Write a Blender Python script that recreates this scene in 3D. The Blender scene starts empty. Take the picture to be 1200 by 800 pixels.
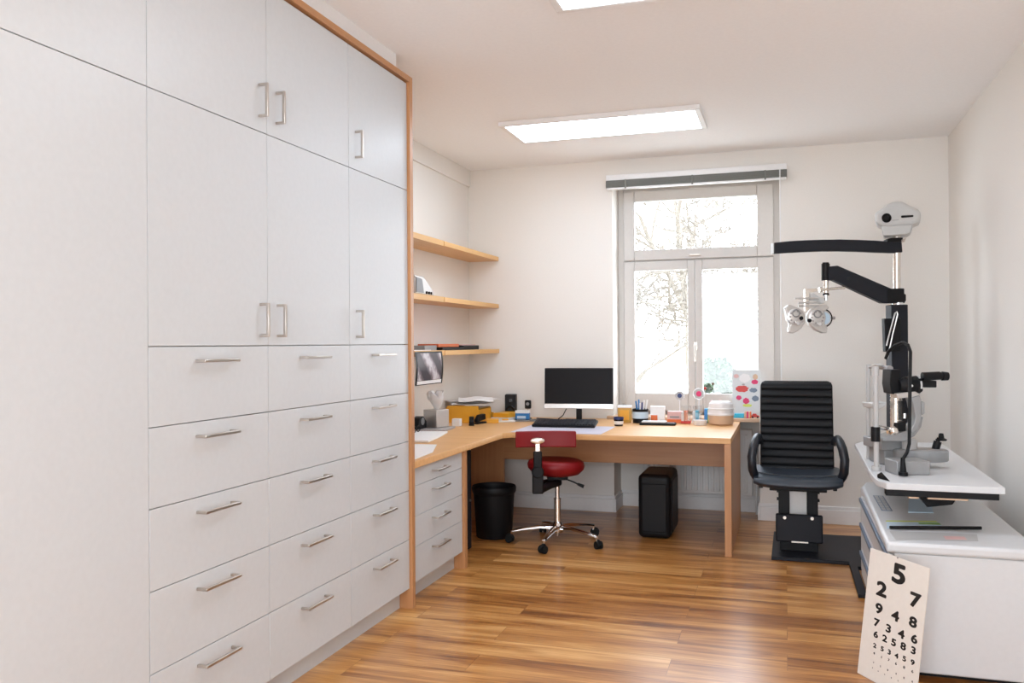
import bpy, bmesh, math, random
from mathutils import Vector, Matrix
random.seed(7)
S = bpy.context.scene
COL = S.collection
PI = math.pi

# ------------------------------------------------------------------ camera
F = 1000.0
HC = 1.36
YAW = math.atan(320 / F)
ROLL = math.radians(0.38)
PIT = math.atan(2.1 / F)
fw = Vector((-math.sin(YAW) * math.cos(PIT), math.cos(YAW) * math.cos(PIT), math.sin(PIT)))
r0 = Vector((math.cos(YAW), math.sin(YAW), 0))
u0 = r0.cross(fw)
up = math.cos(ROLL) * u0 + math.sin(ROLL) * r0
rt = math.cos(ROLL) * r0 - math.sin(ROLL) * u0
cd = bpy.data.cameras.new('camera')
cam = bpy.data.objects.new('camera', cd)
COL.objects.link(cam)
M = Matrix((rt, up, -fw)).transposed().to_4x4()
M.translation = (0, 0, HC)
cam.matrix_world = M
cd.sensor_width = 36
cd.lens = 36 * F / 1200
cd.clip_start = 0.05
S.camera = cam


def V(px, py, z):
    """the place in the room that a survey sight line meets at depth z"""
    return Vector((0, 0, HC)) + z * (fw + (px - 600) / F * rt + (400 - py) / F * up)


# ------------------------------------------------------------------ materials
MATS = {}


def mat(name, col, rough=0.5, metal=0.0, spec=0.5, emit=None, estr=0, coat=0, bump=0, bscale=50, alpha=1, trans=0):
    m = bpy.data.materials.new(name)
    m.use_nodes = True
    nt = m.node_tree
    b = nt.nodes['Principled BSDF']
    b.inputs['Base Color'].default_value = (*col, 1)
    b.inputs['Roughness'].default_value = rough
    b.inputs['Metallic'].default_value = metal
    b.inputs['Specular IOR Level'].default_value = spec
    b.inputs['Coat Weight'].default_value = coat
    if emit:
        b.inputs['Emission Color'].default_value = (*emit, 1)
        b.inputs['Emission Strength'].default_value = estr
    b.inputs['Transmission Weight'].default_value = trans
    # faint procedural variation so that nothing is perfectly flat
    tc = nt.nodes.new('ShaderNodeTexCoord')
    no = nt.nodes.new('ShaderNodeTexNoise')
    no.inputs['Scale'].default_value = bscale
    no.inputs['Detail'].default_value = 3
    nt.links.new(tc.outputs['Object'], no.inputs['Vector'])
    if bump > 0:
        bp = nt.nodes.new('ShaderNodeBump')
        bp.inputs['Strength'].default_value = bump
        bp.inputs['Distance'].default_value = 0.002
        nt.links.new(no.outputs['Fac'], bp.inputs['Height'])
        nt.links.new(bp.outputs['Normal'], b.inputs['Normal'])
    mx = nt.nodes.new('ShaderNodeMix')
    mx.data_type = 'RGBA'
    mx.inputs[6].default_value = (*[c * 0.96 for c in col], 1)
    mx.inputs[7].default_value = (*[min(1, c * 1.03) for c in col], 1)
    nt.links.new(no.outputs['Fac'], mx.inputs[0])
    nt.links.new(mx.outputs[2], b.inputs['Base Color'])
    MATS[name] = m
    return m


def wood(name, c1, c2, axis, rough=0.4, scale=1.0):
    m = bpy.data.materials.new(name)
    m.use_nodes = True
    nt = m.node_tree
    b = nt.nodes['Principled BSDF']
    tc = nt.nodes.new('ShaderNodeTexCoord')
    mp = nt.nodes.new('ShaderNodeMapping')
    sc = [38 * scale] * 3
    sc['xyz'.index(axis)] = 1.6 * scale
    mp.inputs['Scale'].default_value = sc
    no = nt.nodes.new('ShaderNodeTexNoise')
    no.inputs['Scale'].default_value = 1.0
    no.inputs['Detail'].default_value = 6
    no.inputs['Roughness'].default_value = 0.65
    cr = nt.nodes.new('ShaderNodeValToRGB')
    cr.color_ramp.elements[0].position = 0.3
    cr.color_ramp.elements[0].color = (*c1, 1)
    cr.color_ramp.elements[1].position = 0.7
    cr.color_ramp.elements[1].color = (*c2, 1)
    nt.links.new(tc.outputs['Object'], mp.inputs['Vector'])
    nt.links.new(mp.outputs['Vector'], no.inputs['Vector'])
    nt.links.new(no.outputs['Fac'], cr.inputs['Fac'])
    nt.links.new(cr.outputs['Color'], b.inputs['Base Color'])
    b.inputs['Roughness'].default_value = rough
    MATS[name] = m
    return m


def floor_mat():
    m = bpy.data.materials.new('oak_laminate')
    m.use_nodes = True
    nt = m.node_tree
    L = nt.links.new
    b = nt.nodes['Principled BSDF']
    tc = nt.nodes.new('ShaderNodeTexCoord')
    br = nt.nodes.new('ShaderNodeTexBrick')
    br.offset = 0.37
    br.offset_frequency = 2
    br.inputs['Scale'].default_value = 1.0
    br.inputs['Brick Width'].default_value = 1.28
    br.inputs['Row Height'].default_value = 0.192
    br.inputs['Mortar Size'].default_value = 0.0015
    br.inputs['Mortar Smooth'].default_value = 0.3
    br.inputs['Bias'].default_value = 0.0
    br.inputs['Color1'].default_value = (0, 0, 0, 1)
    br.inputs['Color2'].default_value = (1, 1, 1, 1)
    br.inputs['Mortar'].default_value = (0.5, 0.5, 0.5, 1)
    L(tc.outputs['Object'], br.inputs['Vector'])
    # per-plank shift of the grain
    sep = nt.nodes.new('ShaderNodeSeparateColor')
    L(br.outputs['Color'], sep.inputs['Color'])
    mul = nt.nodes.new('ShaderNodeMath'); mul.operation = 'MULTIPLY'; mul.inputs[1].default_value = 13.0
    L(sep.outputs['Red'], mul.inputs[0])
    cmb = nt.nodes.new('ShaderNodeCombineXYZ')
    L(mul.outputs[0], cmb.inputs['X']); L(mul.outputs[0], cmb.inputs['Z'])
    add = nt.nodes.new('ShaderNodeVectorMath'); add.operation = 'ADD'
    L(tc.outputs['Object'], add.inputs[0]); L(cmb.outputs[0], add.inputs[1])
    mp = nt.nodes.new('ShaderNodeMapping'); mp.inputs['Scale'].default_value = (1.1, 11, 1)
    L(add.outputs[0], mp.inputs['Vector'])
    n1 = nt.nodes.new('ShaderNodeTexNoise'); n1.inputs['Scale'].default_value = 1.0; n1.inputs['Detail'].default_value = 5
    n1.inputs['Roughness'].default_value = 0.6; n1.inputs['Distortion'].default_value = 0.6
    L(mp.outputs[0], n1.inputs['Vector'])
    mp2 = nt.nodes.new('ShaderNodeMapping'); mp2.inputs['Scale'].default_value = (3.0, 90, 1)
    L(add.outputs[0], mp2.inputs['Vector'])
    n2 = nt.nodes.new('ShaderNodeTexNoise'); n2.inputs['Scale'].default_value = 1.0; n2.inputs['Detail'].default_value = 4
    L(mp2.outputs[0], n2.inputs['Vector'])
    ma = nt.nodes.new('ShaderNodeMath'); ma.operation = 'MULTIPLY_ADD'; ma.inputs[1].default_value = 0.34
    L(n2.outputs['Fac'], ma.inputs[0]); L(n1.outputs['Fac'], ma.inputs[2])
    mb = nt.nodes.new('ShaderNodeMath'); mb.operation = 'MULTIPLY_ADD'; mb.inputs[1].default_value = 0.19
    L(sep.outputs['Red'], mb.inputs[0]); L(ma.outputs[0], mb.inputs[2])
    cr = nt.nodes.new('ShaderNodeValToRGB')
    e = cr.color_ramp.elements
    e[0].position = 0.55; e[0].color = (0.18, 0.058, 0.012, 1)
    e[1].position = 1.0; e[1].color = (0.74, 0.42, 0.16, 1)
    k = e.new(0.68); k.color = (0.37, 0.142, 0.030, 1)
    k = e.new(0.83); k.color = (0.56, 0.26, 0.072, 1)
    L(mb.outputs[0], cr.inputs['Fac'])
    mx = nt.nodes.new('ShaderNodeMix'); mx.data_type = 'RGBA'; mx.blend_type = 'MULTIPLY'
    mo = nt.nodes.new('ShaderNodeMath'); mo.operation = 'MULTIPLY'; mo.inputs[1].default_value = 0.45
    L(br.outputs['Fac'], mo.inputs[0]); L(mo.outputs[0], mx.inputs[0])
    L(cr.outputs['Color'], mx.inputs[6]); mx.inputs[7].default_value = (0.2, 0.12, 0.08, 1)
    L(mx.outputs[2], b.inputs['Base Color'])
    b.inputs['Roughness'].default_value = 0.30
    b.inputs['Specular IOR Level'].default_value = 0.5
    b.inputs['Coat Weight'].default_value = 0.22; b.inputs['Coat Roughness'].default_value = 0.22
    bp = nt.nodes.new('ShaderNodeBump'); bp.inputs['Strength'].default_value = 0.12; bp.inputs['Distance'].default_value = 0.002
    L(ma.outputs[0], bp.inputs['Height']); L(bp.outputs['Normal'], b.inputs['Normal'])
    MATS['floor'] = m
    return m


def emis(name, col, s):
    m = bpy.data.materials.new(name)
    m.use_nodes = True
    nt = m.node_tree
    nt.nodes.remove(nt.nodes['Principled BSDF'])
    e = nt.nodes.new('ShaderNodeEmission')
    e.inputs[0].default_value = (*col, 1)
    e.inputs[1].default_value = s
    nt.links.new(e.outputs[0], nt.nodes['Material Output'].inputs[0])
    MATS[name] = m
    return m


def glass(name, tint=(1, 1, 1), gl=0.06):
    m = bpy.data.materials.new(name)
    m.use_nodes = True
    nt = m.node_tree
    nt.nodes.remove(nt.nodes['Principled BSDF'])
    t = nt.nodes.new('ShaderNodeBsdfTransparent'); t.inputs[0].default_value = (*tint, 1)
    g = nt.nodes.new('ShaderNodeBsdfGlossy'); g.inputs['Roughness'].default_value = 0.02
    mx = nt.nodes.new('ShaderNodeMixShader'); mx.inputs[0].default_value = gl
    nt.links.new(t.outputs[0], mx.inputs[1]); nt.links.new(g.outputs[0], mx.inputs[2])
    nt.links.new(mx.outputs[0], nt.nodes['Material Output'].inputs[0])
    MATS[name] = m
    return m


mat('wall', (0.815, 0.785, 0.74), 0.9, bump=0.15, bscale=120)
mat('ceiling', (0.91, 0.91, 0.915), 0.95)
mat('paint', (0.82, 0.81, 0.80), 0.4)
mat('upvc', (0.61, 0.58, 0.55), 0.4, spec=.3)
mat('lacquer', (0.595, 0.61, 0.62), 0.36, spec=0.35)
mat('gap', (0.25, 0.24, 0.22), 0.8)
mat('steel', (0.55, 0.50, 0.45), 0.3, metal=1)
mat('chrome', (0.75, 0.75, 0.76), 0.12, metal=1)
mat('silver', (0.62, 0.60, 0.58), 0.35, metal=0.8)
mat('warm_chrome', (0.82, 0.76, 0.69), 0.22, metal=0.9)
mat('black', (0.006, 0.006, 0.007), 0.5, spec=.22)
mat('black_gloss', (0.005, 0.005, 0.006), 0.25, spec=.3)
mat('black_metal', (0.012, 0.013, 0.018), 0.5, spec=.25)
mat('rubber', (0.012, 0.012, 0.012), 0.7, spec=.2)
mat('leather', (0.010, 0.013, 0.019), 0.36, spec=.5, bump=0.25, bscale=260)
mat('seat_leather_sheen', (0.026, 0.034, 0.046), 0.38, spec=.5, bump=0.25, bscale=260)  # seat only: window sheen put in as a paler, bluer base colour
mat('back_leather', (0.008, 0.008, 0.009), 0.55, spec=.22, bump=0.25, bscale=260)
mat('red_leather', (0.22, 0.006, 0.009), 0.42, spec=.3, bump=0.2, bscale=260)
mat('radiator', (0.78, 0.77, 0.75), 0.4)
mat('blind', (0.19, 0.19, 0.17), 0.5)
mat('device', (0.56, 0.56, 0.55), 0.4, spec=.3)
mat('device_grey', (0.26, 0.26, 0.26), 0.45)
mat('phoropter_body', (0.56, 0.53, 0.50), 0.3, metal=.35)
mat('light_grey', (0.46, 0.45, 0.44), 0.4)
mat('mid_grey', (0.33, 0.33, 0.33), 0.35, metal=.3)
mat('board_white', (0.62, 0.64, 0.65), 0.4)
mat('cabinet_white', (0.64, 0.64, 0.645), 0.35, spec=.35)
mat('slate_blue', (0.14, 0.19, 0.26), 0.4)
mat('pale_blue', (0.55, 0.68, 0.78), 0.5)
mat('paper', (0.84, 0.83, 0.82), 0.8)
mat('card_paper', (0.74, 0.69, 0.63), 0.6)
mat('ink', (0.01, 0.009, 0.009), 0.6)
mat('mat_purple', (0.62, 0.60, 0.70), 0.35)
mat('yellow', (0.75, 0.36, 0.02), 0.5)
mat('amber', (0.48, 0.26, 0.02), 0.3)
mat('orange', (0.75, 0.16, 0.04), 0.5)
mat('blue', (0.02, 0.20, 0.50), 0.4)
mat('cyan', (0.02, 0.42, 0.62), 0.35)
mat('navy', (0.02, 0.04, 0.16), 0.4)
mat('pink', (0.65, 0.03, 0.14), 0.5)
mat('rose', (0.65, 0.40, 0.38), 0.5)
mat('red', (0.55, 0.03, 0.02), 0.4)
mat('green', (0.22, 0.42, 0.08), 0.5)
mat('lime', (0.60, 0.65, 0.12), 0.5)
mat('tan', (0.62, 0.42, 0.28), 0.5)
mat('white_plastic', (0.82, 0.82, 0.82), 0.3)
mat('frosted', (0.78, 0.76, 0.76), 0.4)
mat('screen', (0.008, 0.007, 0.008), 0.4, spec=.12)
mat('grey_box', (0.33, 0.30, 0.29), 0.4)
mat('bark', (0.15, 0.128, 0.102), 0.9)
mat('leaf', (0.055, 0.085, 0.045), 0.9, spec=.05)
mat('ground', (0.60, 0.60, 0.56), 0.95)
mat('facade', (0.75, 0.72, 0.68), 0.9)
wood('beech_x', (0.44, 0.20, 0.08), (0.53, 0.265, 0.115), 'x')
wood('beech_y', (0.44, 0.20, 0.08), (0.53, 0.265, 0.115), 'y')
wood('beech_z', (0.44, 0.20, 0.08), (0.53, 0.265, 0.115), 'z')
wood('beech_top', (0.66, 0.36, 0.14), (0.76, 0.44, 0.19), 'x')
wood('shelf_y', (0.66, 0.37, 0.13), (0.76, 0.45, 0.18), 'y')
floor_mat()
emis('lamp', (0.85, 0.97, 1.12), 11.0)
glass('glass')
glass('clear_plastic', (0.93, 0.94, 0.95), 0.12)


def photo_mat():
    m = bpy.data.materials.new('aerial_print')
    m.use_nodes = True
    nt = m.node_tree
    L = nt.links.new
    b = nt.nodes['Principled BSDF']
    b.inputs['Roughness'].default_value = 0.25
    tc = nt.nodes.new('ShaderNodeTexCoord')
    no = nt.nodes.new('ShaderNodeTexNoise'); no.inputs['Scale'].default_value = 22; no.inputs['Detail'].default_value = 5
    L(tc.outputs['Object'], no.inputs['Vector'])
    wv = nt.nodes.new('ShaderNodeTexWave'); wv.wave_type = 'BANDS'; wv.bands_direction = 'DIAGONAL'
    wv.inputs['Scale'].default_value = 2.3; wv.inputs['Distortion'].default_value = 1.2; wv.inputs['Detail'].default_value = 1
    L(tc.outputs['Object'], wv.inputs['Vector'])
    mx = nt.nodes.new('ShaderNodeMath'); mx.operation = 'MULTIPLY'
    L(no.outputs['Fac'], mx.inputs[0]); L(wv.outputs['Fac'], mx.inputs[1])
    cr = nt.nodes.new('ShaderNodeValToRGB')
    e = cr.color_ramp.elements
    e[0].position = 0.12; e[0].color = (0.06, 0.05, 0.06, 1)
    e[1].position = 0.5; e[1].color = (0.62, 0.58, 0.60, 1)
    k = e.new(0.3); k.color = (0.26, 0.21, 0.23, 1)
    L(mx.outputs[0], cr.inputs['Fac']); L(cr.outputs['Color'], b.inputs['Base Color'])
    MATS['aerial'] = m


photo_mat()


# ------------------------------------------------------------------ mesh tools
class MB:
    def __init__(self):
        self.bm = bmesh.new()

    def box(self, x0, x1, y0, y1, z0, z1, rot=None, piv=None):
        vs = [self.bm.verts.new((x, y, z)) for z in (z0, z1) for y in (y0, y1) for x in (x0, x1)]
        for f in ((0, 2, 3, 1), (4, 5, 7, 6), (0, 1, 5, 4), (2, 6, 7, 3), (0, 4, 6, 2), (1, 3, 7, 5)):
            self.bm.faces.new([vs[i] for i in f])
        if rot is not None:
            p = Vector(piv) if piv is not None else Vector(((x0 + x1) / 2, (y0 + y1) / 2, (z0 + z1) / 2))
            for v in vs:
                v.co = p + rot @ (v.co - p)
        return self

    def prism(self, pts, vec):
        """pts: closed polygon of 3-D points; vec: extrusion"""
        vec = Vector(vec)
        a = [self.bm.verts.new(Vector(p)) for p in pts]
        b = [self.bm.verts.new(Vector(p) + vec) for p in pts]
        n = len(a)
        self.bm.faces.new(a[::-1]); self.bm.faces.new(b)
        for i in range(n):
            self.bm.faces.new([a[i], a[(i + 1) % n], b[(i + 1) % n], b[i]])
        return self

    def cyl(self, p, q, r, r2=None, n=20):
        return self.tube([p, q], [r, r if r2 is None else r2], n)

    def tube(self, pts, rs, n=12, closed=False):
        pts = [Vector(p) for p in pts]
        if not isinstance(rs, (list, tuple)):
            rs = [rs] * len(pts)
        rings = []
        N = len(pts)
        prev = None
        for i, p in enumerate(pts):
            if closed:
                t = (pts[(i + 1) % N] - pts[i - 1])
            else:
                t = pts[min(i + 1, N - 1)] - pts[max(i - 1, 0)]
            t.normalize()
            if prev is None:
                h = Vector((0, 0, 1)) if abs(t.z) < 0.9 else Vector((1, 0, 0))
                a = t.cross(h).normalized()
            else:
                a = (prev - t * prev.dot(t)).normalized()
            prev = a
            c = t.cross(a)
            rings.append([self.bm.verts.new(p + rs[i] * (math.cos(2 * PI * k / n) * a + math.sin(2 * PI * k / n) * c)) for k in range(n)])
        m = N if closed else N - 1
        for i in range(m):
            A, B = rings[i], rings[(i + 1) % N]
            for k in range(n):
                self.bm.faces.new([A[k], A[(k + 1) % n], B[(k + 1) % n], B[k]])
        if not closed:
            self.bm.faces.new(rings[0][::-1]); self.bm.faces.new(rings[-1])
        return self

    def lathe(self, prof, c, n=40, mtx=None):
        c = Vector(c)
        rings = []
        for r, z in prof:
            if r < 1e-5:
                rings.append([self.bm.verts.new(c + (mtx @ Vector((0, 0, z)) if mtx else Vector((0, 0, z))))])
            else:
                rg = []
                for k in range(n):
                    p = Vector((r * math.cos(2 * PI * k / n), r * math.sin(2 * PI * k / n), z))
                    rg.append(self.bm.verts.new(c + (mtx @ p if mtx else p)))
                rings.append(rg)
        for A, B in zip(rings, rings[1:]):
            if len(A) == 1 and len(B) == 1:
                continue
            for k in range(n):
                if len(A) == 1:
                    self.bm.faces.new([A[0], B[(k + 1) % n], B[k]])
                elif len(B) == 1:
                    self.bm.faces.new([A[k], A[(k + 1) % n], B[0]])
                else:
                    self.bm.faces.new([A[k], A[(k + 1) % n], B[(k + 1) % n], B[k]])
        return self

    def ball(self, c, r, sc=(1, 1, 1), n=20):
        prof = [(0 if i in (0, 12) else math.sin(PI * i / 12), -math.cos(PI * i / 12)) for i in range(13)]
        mt = Matrix.Diagonal((r * sc[0], r * sc[1], r * sc[2]))
        return self.lathe(prof, c, n, mt)

    def quad(self, a, b, c, d):
        self.bm.faces.new([self.bm.verts.new(Vector(p)) for p in (a, b, c, d)])
        return self


ROOTM = {}


def tag(o, label=None, cat=None, group=None, kind=None):
    if label: o['label'] = label
    if cat: o['category'] = cat
    if group: o['group'] = group
    if kind: o['kind'] = kind
    return o


def thing(name, label, cat, loc=(0, 0, 0), rz=0, group=None):
    o = bpy.data.objects.new(name, None)
    o.empty_display_size = 0.05
    COL.objects.link(o)
    o.location = loc
    o.rotation_euler = (0, 0, rz)
    ROOTM[o.name] = (Matrix.Translation(Vector(loc)) @ Matrix.Rotation(rz, 4, 'Z')).inverted()
    return tag(o, label, cat, group)


def obj(name, mb, m, parent=None, bevel=0, seg=2, smooth=35, world=True, sub=0, origin=None):
    """mb in world coordinates unless world=False (then already in the thing's own frame)"""
    bm = mb.bm
    if parent is not None and world:
        r = parent
        while r.parent is not None:
            r = r.parent
        bm.transform(ROOTM.get(r.name, Matrix.Translation(-Vector(r.location))))
    if parent is None:
        if origin is None and bm.verts:
            xs = [v.co for v in bm.verts]
            origin = (sum(v.x for v in xs) / len(xs), sum(v.y for v in xs) / len(xs), min(v.z for v in xs))
        if origin is not None:
            bm.transform(Matrix.Translation(-Vector(origin)))
    bmesh.ops.recalc_face_normals(bm, faces=bm.faces)
    me = bpy.data.meshes.new(name)
    bm.to_mesh(me)
    bm.free()
    me.materials.append(MATS[m])
    for p in me.polygons:
        p.use_smooth = True
    me.set_sharp_from_angle(angle=math.radians(smooth))
    o = bpy.data.objects.new(name, me)
    COL.objects.link(o)
    if parent is not None:
        o.parent = parent
    elif origin is not None:
        o.location = origin
    if bevel > 0:
        b = o.modifiers.new('bevel', 'BEVEL')
        b.width = bevel
        b.segments = seg
        b.limit_method = 'ANGLE'
        b.angle_limit = math.radians(35)
        b.harden_normals = False
        me.set_sharp_from_angle(angle=math.radians(60))
    if sub:
        s = o.modifiers.new('sub', 'SUBSURF')
        s.levels = sub
        s.render_levels = sub
    return o


def struct(name, mb, m, **k):
    o = obj(name, mb, m, **k)
    o['kind'] = 'structure'
    return o


# ================================================================== ROOM
XL, XR, YB, YF, ZC = -2.55, 1.124, 6.78, -1.6, 2.825
struct('floor', MB().box(XL - .2, XR + .2, YF - .2, 7.09, -0.1, 0), 'floor', origin=(0.0, 0.055, 0))
struct('ceiling', MB().box(XL - .2, XR + .2, YF - .2, 7.3, ZC, ZC + .15), 'ceiling')
struct('wall_left', MB().box(XL - .15, XL, YF - .2, 7.3, 0, ZC), 'wall')
struct('wall_right', MB().box(XR, XR + .15, YF - .2, 7.3, 0, ZC), 'wall')
w = MB()
w.box(XL, -1.315, YB, 7.12, 0, ZC)
w.box(-0.035, XR, YB, 7.12, 0.745, ZC)
w.box(-0.19, XR, YB, 7.12, 0, 0.745)
w.box(-1.315, -0.035, YB, 7.12, 2.63, ZC)
w.box(-1.315, -0.19, 7.08, 7.12, 0, 0.79)
struct('wall_back', w, 'wall')
w = MB()
w.box(XL, -1.75, YF - .15, YF, 0, ZC)
w.box(0.95, XR, YF - .15, YF, 0, ZC)
w.box(-1.75, 0.95, YF - .15, YF, 0, 0.25)
w.box(-1.75, 0.95, YF - .15, YF, 2.65, ZC)
struct('wall_front', w, 'wall')
# picture-rail step under the ceiling on the left wall
struct('trim_1', MB().box(XL, XL + .018, 4.06, YB, 2.685, ZC), 'wall')
# bulkhead above the cabinets
struct('trim_2', MB().box(-2.5, -1.862, -1.55, 3.93, 2.737, ZC), 'paint')


def baseboard(name, pts):
    mb = MB()
    for (x0, y0, x1, y1, nx, ny) in pts:
        t = 0.018
        xs = sorted((x0, x1 + nx * t if x0 == x1 else x1)); ys = sorted((y0, y1 + ny * t if y0 == y1 else y1))
        if x0 == x1:
            xs = sorted((x0, x0 + nx * t))
        if y0 == y1:
            ys = sorted((y0, y0 + ny * t))
        mb.box(xs[0], xs[1], ys[0], ys[1], 0, .105)
        xs2 = xs[:]; ys2 = ys[:]
        if x0 == x1: xs2 = sorted((x0, x0 + nx * .010))
        if y0 == y1: ys2 = sorted((y0, y0 + ny * .010))
        mb.box(xs2[0], xs2[1], ys2[0], ys2[1], .105, .13)
    struct(name, mb, 'paint', bevel=.003)


baseboard('baseboard_back', [(XL + .02, YB, -1.315, YB, 0, -1), (-0.19, YB, XR - .02, YB, 0, -1),
                             (-1.315, 7.08, -0.19, 7.08, 0, -1), (-1.315, YB - .018, -1.315, 7.08, 1, 0), (-0.19, YB - .018, -0.19, 7.08, -1, 0)])
baseboard('baseboard_right', [(XR, YF, XR, YB, -1, 0)])
baseboard('baseboard_left', [(XL, 4.06, XL, YB, 1, 0)])

# ---- window 1
X0, X1, Z0, Z1 = -1.315, -0.035, 0.79, 2.63
wr = bpy.data.objects.new('window_1', None); COL.objects.link(wr); wr.location = (-.68, 7.03, Z0); wr['kind'] = 'structure'
ROOTM['window_1'] = Matrix.Translation((.68, -7.03, -Z0))


def ring(mb, x0, x1, z0, z1, w, y0, y1, wt=None, wb=None):
    wt = w if wt is None else wt; wb = w if wb is None else wb
    mb.box(x0, x0 + w, y0, y1, z0, z1); mb.box(x1 - w, x1, y0, y1, z0, z1)
    mb.box(x0 + w, x1 - w, y0, y1, z1 - wt, z1); mb.box(x0 + w, x1 - w, y0, y1, z0, z0 + wb)
    return mb


mb = ring(MB(), X0, X1, Z0, Z1, .048, 7.02, 7.09)
mb.box(X0 + .048, X1 - .048, 7.02, 7.09, 2.0, 2.055)
obj('window_frame', mb, 'upvc', wr, bevel=.004)


def sash(x0, x1, z0, z1, gx0, gx1, gz0, gz1):
    m = MB()
    m.box(x0, gx0, 6.995, 7.05, z0, z1); m.box(gx1, x1, 6.995, 7.05, z0, z1)
    m.box(gx0, gx1, 6.995, 7.05, gz1, z1); m.box(gx0, gx1, 6.995, 7.05, z0, gz0)
    s = obj('window_sash', m, 'upvc', wr, bevel=.006)
    obj('pane', MB().box(gx0, gx1, 7.024, 7.03, gz0, gz1), 'glass', s)
    return s


s1 = sash(X0 + .05, X1 - .045, 2.032, 2.60, -1.175, -.205, 2.118, 2.515)
s2 = sash(X0 + .05, -.69, .80, 2.022, -1.175, -.747, .945, 1.947)
s3 = sash(-.686, X1 - .045, .80, 2.022, -.630, -.205, .945, 1.943)
h = MB().box(-.70, -.672, 6.985, 6.995, 1.29, 1.36); h.tube([(-.686, 6.985, 1.33), (-.686, 6.955, 1.33), (-.686, 6.95, 1.31), (-.686, 6.95, 1.20)], .008)
obj('handle', h, 'steel', s3)
h = MB().box(-.73, -.64, 6.978, 6.995, 2.055, 2.07)
obj('latch', h, 'steel', s1, bevel=.003)
# sill
struct('window_sill', MB().box(-1.36, -.19, 6.715, 7.02, .748, .775), 'tan', bevel=.004)
# ---- unseen window behind the viewpoint, added and enlarged as fill light
wr2 = bpy.data.objects.new('unseen_window', None); COL.objects.link(wr2); wr2.location = (-.55, YF - .1, .85); wr2['kind'] = 'structure'
ROOTM['unseen_window'] = Matrix.Translation((.55, -(YF - .1), -.85))
mb = ring(MB(), -1.75, .95, .25, 2.65, .07, YF - .13, YF - .06)
mb.box(-.435, -.365, YF - .13, YF - .06, .32, 2.58)
obj('window_frame', mb, 'upvc', wr2, bevel=.004)
obj('pane', MB().box(-1.68, .88, YF - .1, YF - .094, .32, 2.58), 'glass', wr2)

# ---- ceiling lights
LP = [((-1.145, 5.62), 1.31, .535, 'lit flush ceiling panel lamp near the window wall'),
      ((-.28, 3.345), 1.31, .535, 'ceiling panel lamp cut off by the top edge of the photo')]
for (cx, cy), lw, ld, lab in LP:
    t = thing('ceiling_lamp', lab, 'lamp', (cx, cy, ZC - .03), 0, 'flush ceiling panel lamps')
    m = MB()
    a, b = lw / 2, ld / 2
    for x0, x1, y0, y1 in ((-a, a, -b, -b + .035), (-a, a, b - .035, b), (-a, -a + .035, -b + .035, b - .035), (a - .035, a, -b + .035, b - .035)):
        m.box(x0, x1, y0, y1, 0, .03)
    obj('lamp_frame', m, 'paint', t, world=False, bevel=.003)
    obj('diffuser', MB().box(-a + .035, a - .035, -b + .035, b - .035, .004, .03), 'lamp', t, world=False)

# ---- blind
t = thing('window_blind', 'dark grey venetian blind drawn up under its white head rail above the window', 'blind', (-.663, 6.75, 2.575))
obj('head_rail', MB().box(-1.35, .022, 6.70, 6.775, 2.648, 2.692), 'white_plastic', t, bevel=.003)
m = MB()
for i in range(14):
    z = 2.592 + i * .004
    m.box(-1.352 + .002 * (i % 2), .022, 6.700 - .002 * (i % 3), 6.752, z, z + .003)
obj('slat_stack', m, 'blind', t)
obj('bottom_rail', MB().box(-1.345, .018, 6.703, 6.75, 2.578, 2.591), 'white_plastic', t, bevel=.003)
for x in (-1.2, -.68, -.14):
    obj('ladder_tape', MB().box(x, x + .012, 6.694, 6.70, 2.578, 2.65), 'blind', t)
obj('cord', MB().tube([(-.028, 6.697, 2.66), (-.028, 6.71, 1.7), (-.028, 6.705, .95)], .0035, 8), 'white_plastic', t)

# ---- radiator
t = thing('radiator', 'white ribbed panel radiator below the window sill', 'radiator', (-.675, 6.95, .147))
m = MB()
pts = []
x = -1.10
m.box(-1.10, -.252, 6.95, 7.02, .15, .655)
n = 19
for i in range(n):
    xa = -1.085 + i * (.818 / n)
    m.box(xa, xa + .024, 6.926, 6.952, .175, .63)
obj('radiator_panel', m, 'radiator', t, bevel=.004)
obj('top_grille', MB().box(-1.10, -.252, 6.926, 7.04, .655, .668), 'radiator', t, bevel=.002)
for x in (-1.0, -.35):
    obj('wall_bracket', MB().box(x, x + .03, 7.02, 7.06, .3, .5), 'steel', t)
m = MB().tube([(-.222, 6.97, .003), (-.222, 6.97, .60), (-.232, 6.97, .615), (-.25, 6.97, .615)], .008)
obj('supply_pipe', m, 'radiator', t)
m = MB().cyl((-.225, 6.97, .615), (-.195, 6.93, .635), .018, .015)
obj('valve', m, 'tan', t)

# ================================================================== CABINETS
XD = -1.845           # door face plane
G = .0014             # half gap
COLS = [(.862, 1.497, 'none'), (1.497, 2.135, 'none'), (2.135, 2.767, 'b'), (2.767, 3.397, 'a'), (3.397, 4.014, 'a')]


def front(name, y0, y1, z0, z1, parent, xd=XD):
    return obj(name, MB().box(xd - .019, xd, y0 + G, y1 - G, z0 + G, z1 - G), 'lacquer', parent, bevel=.0012)


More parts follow.
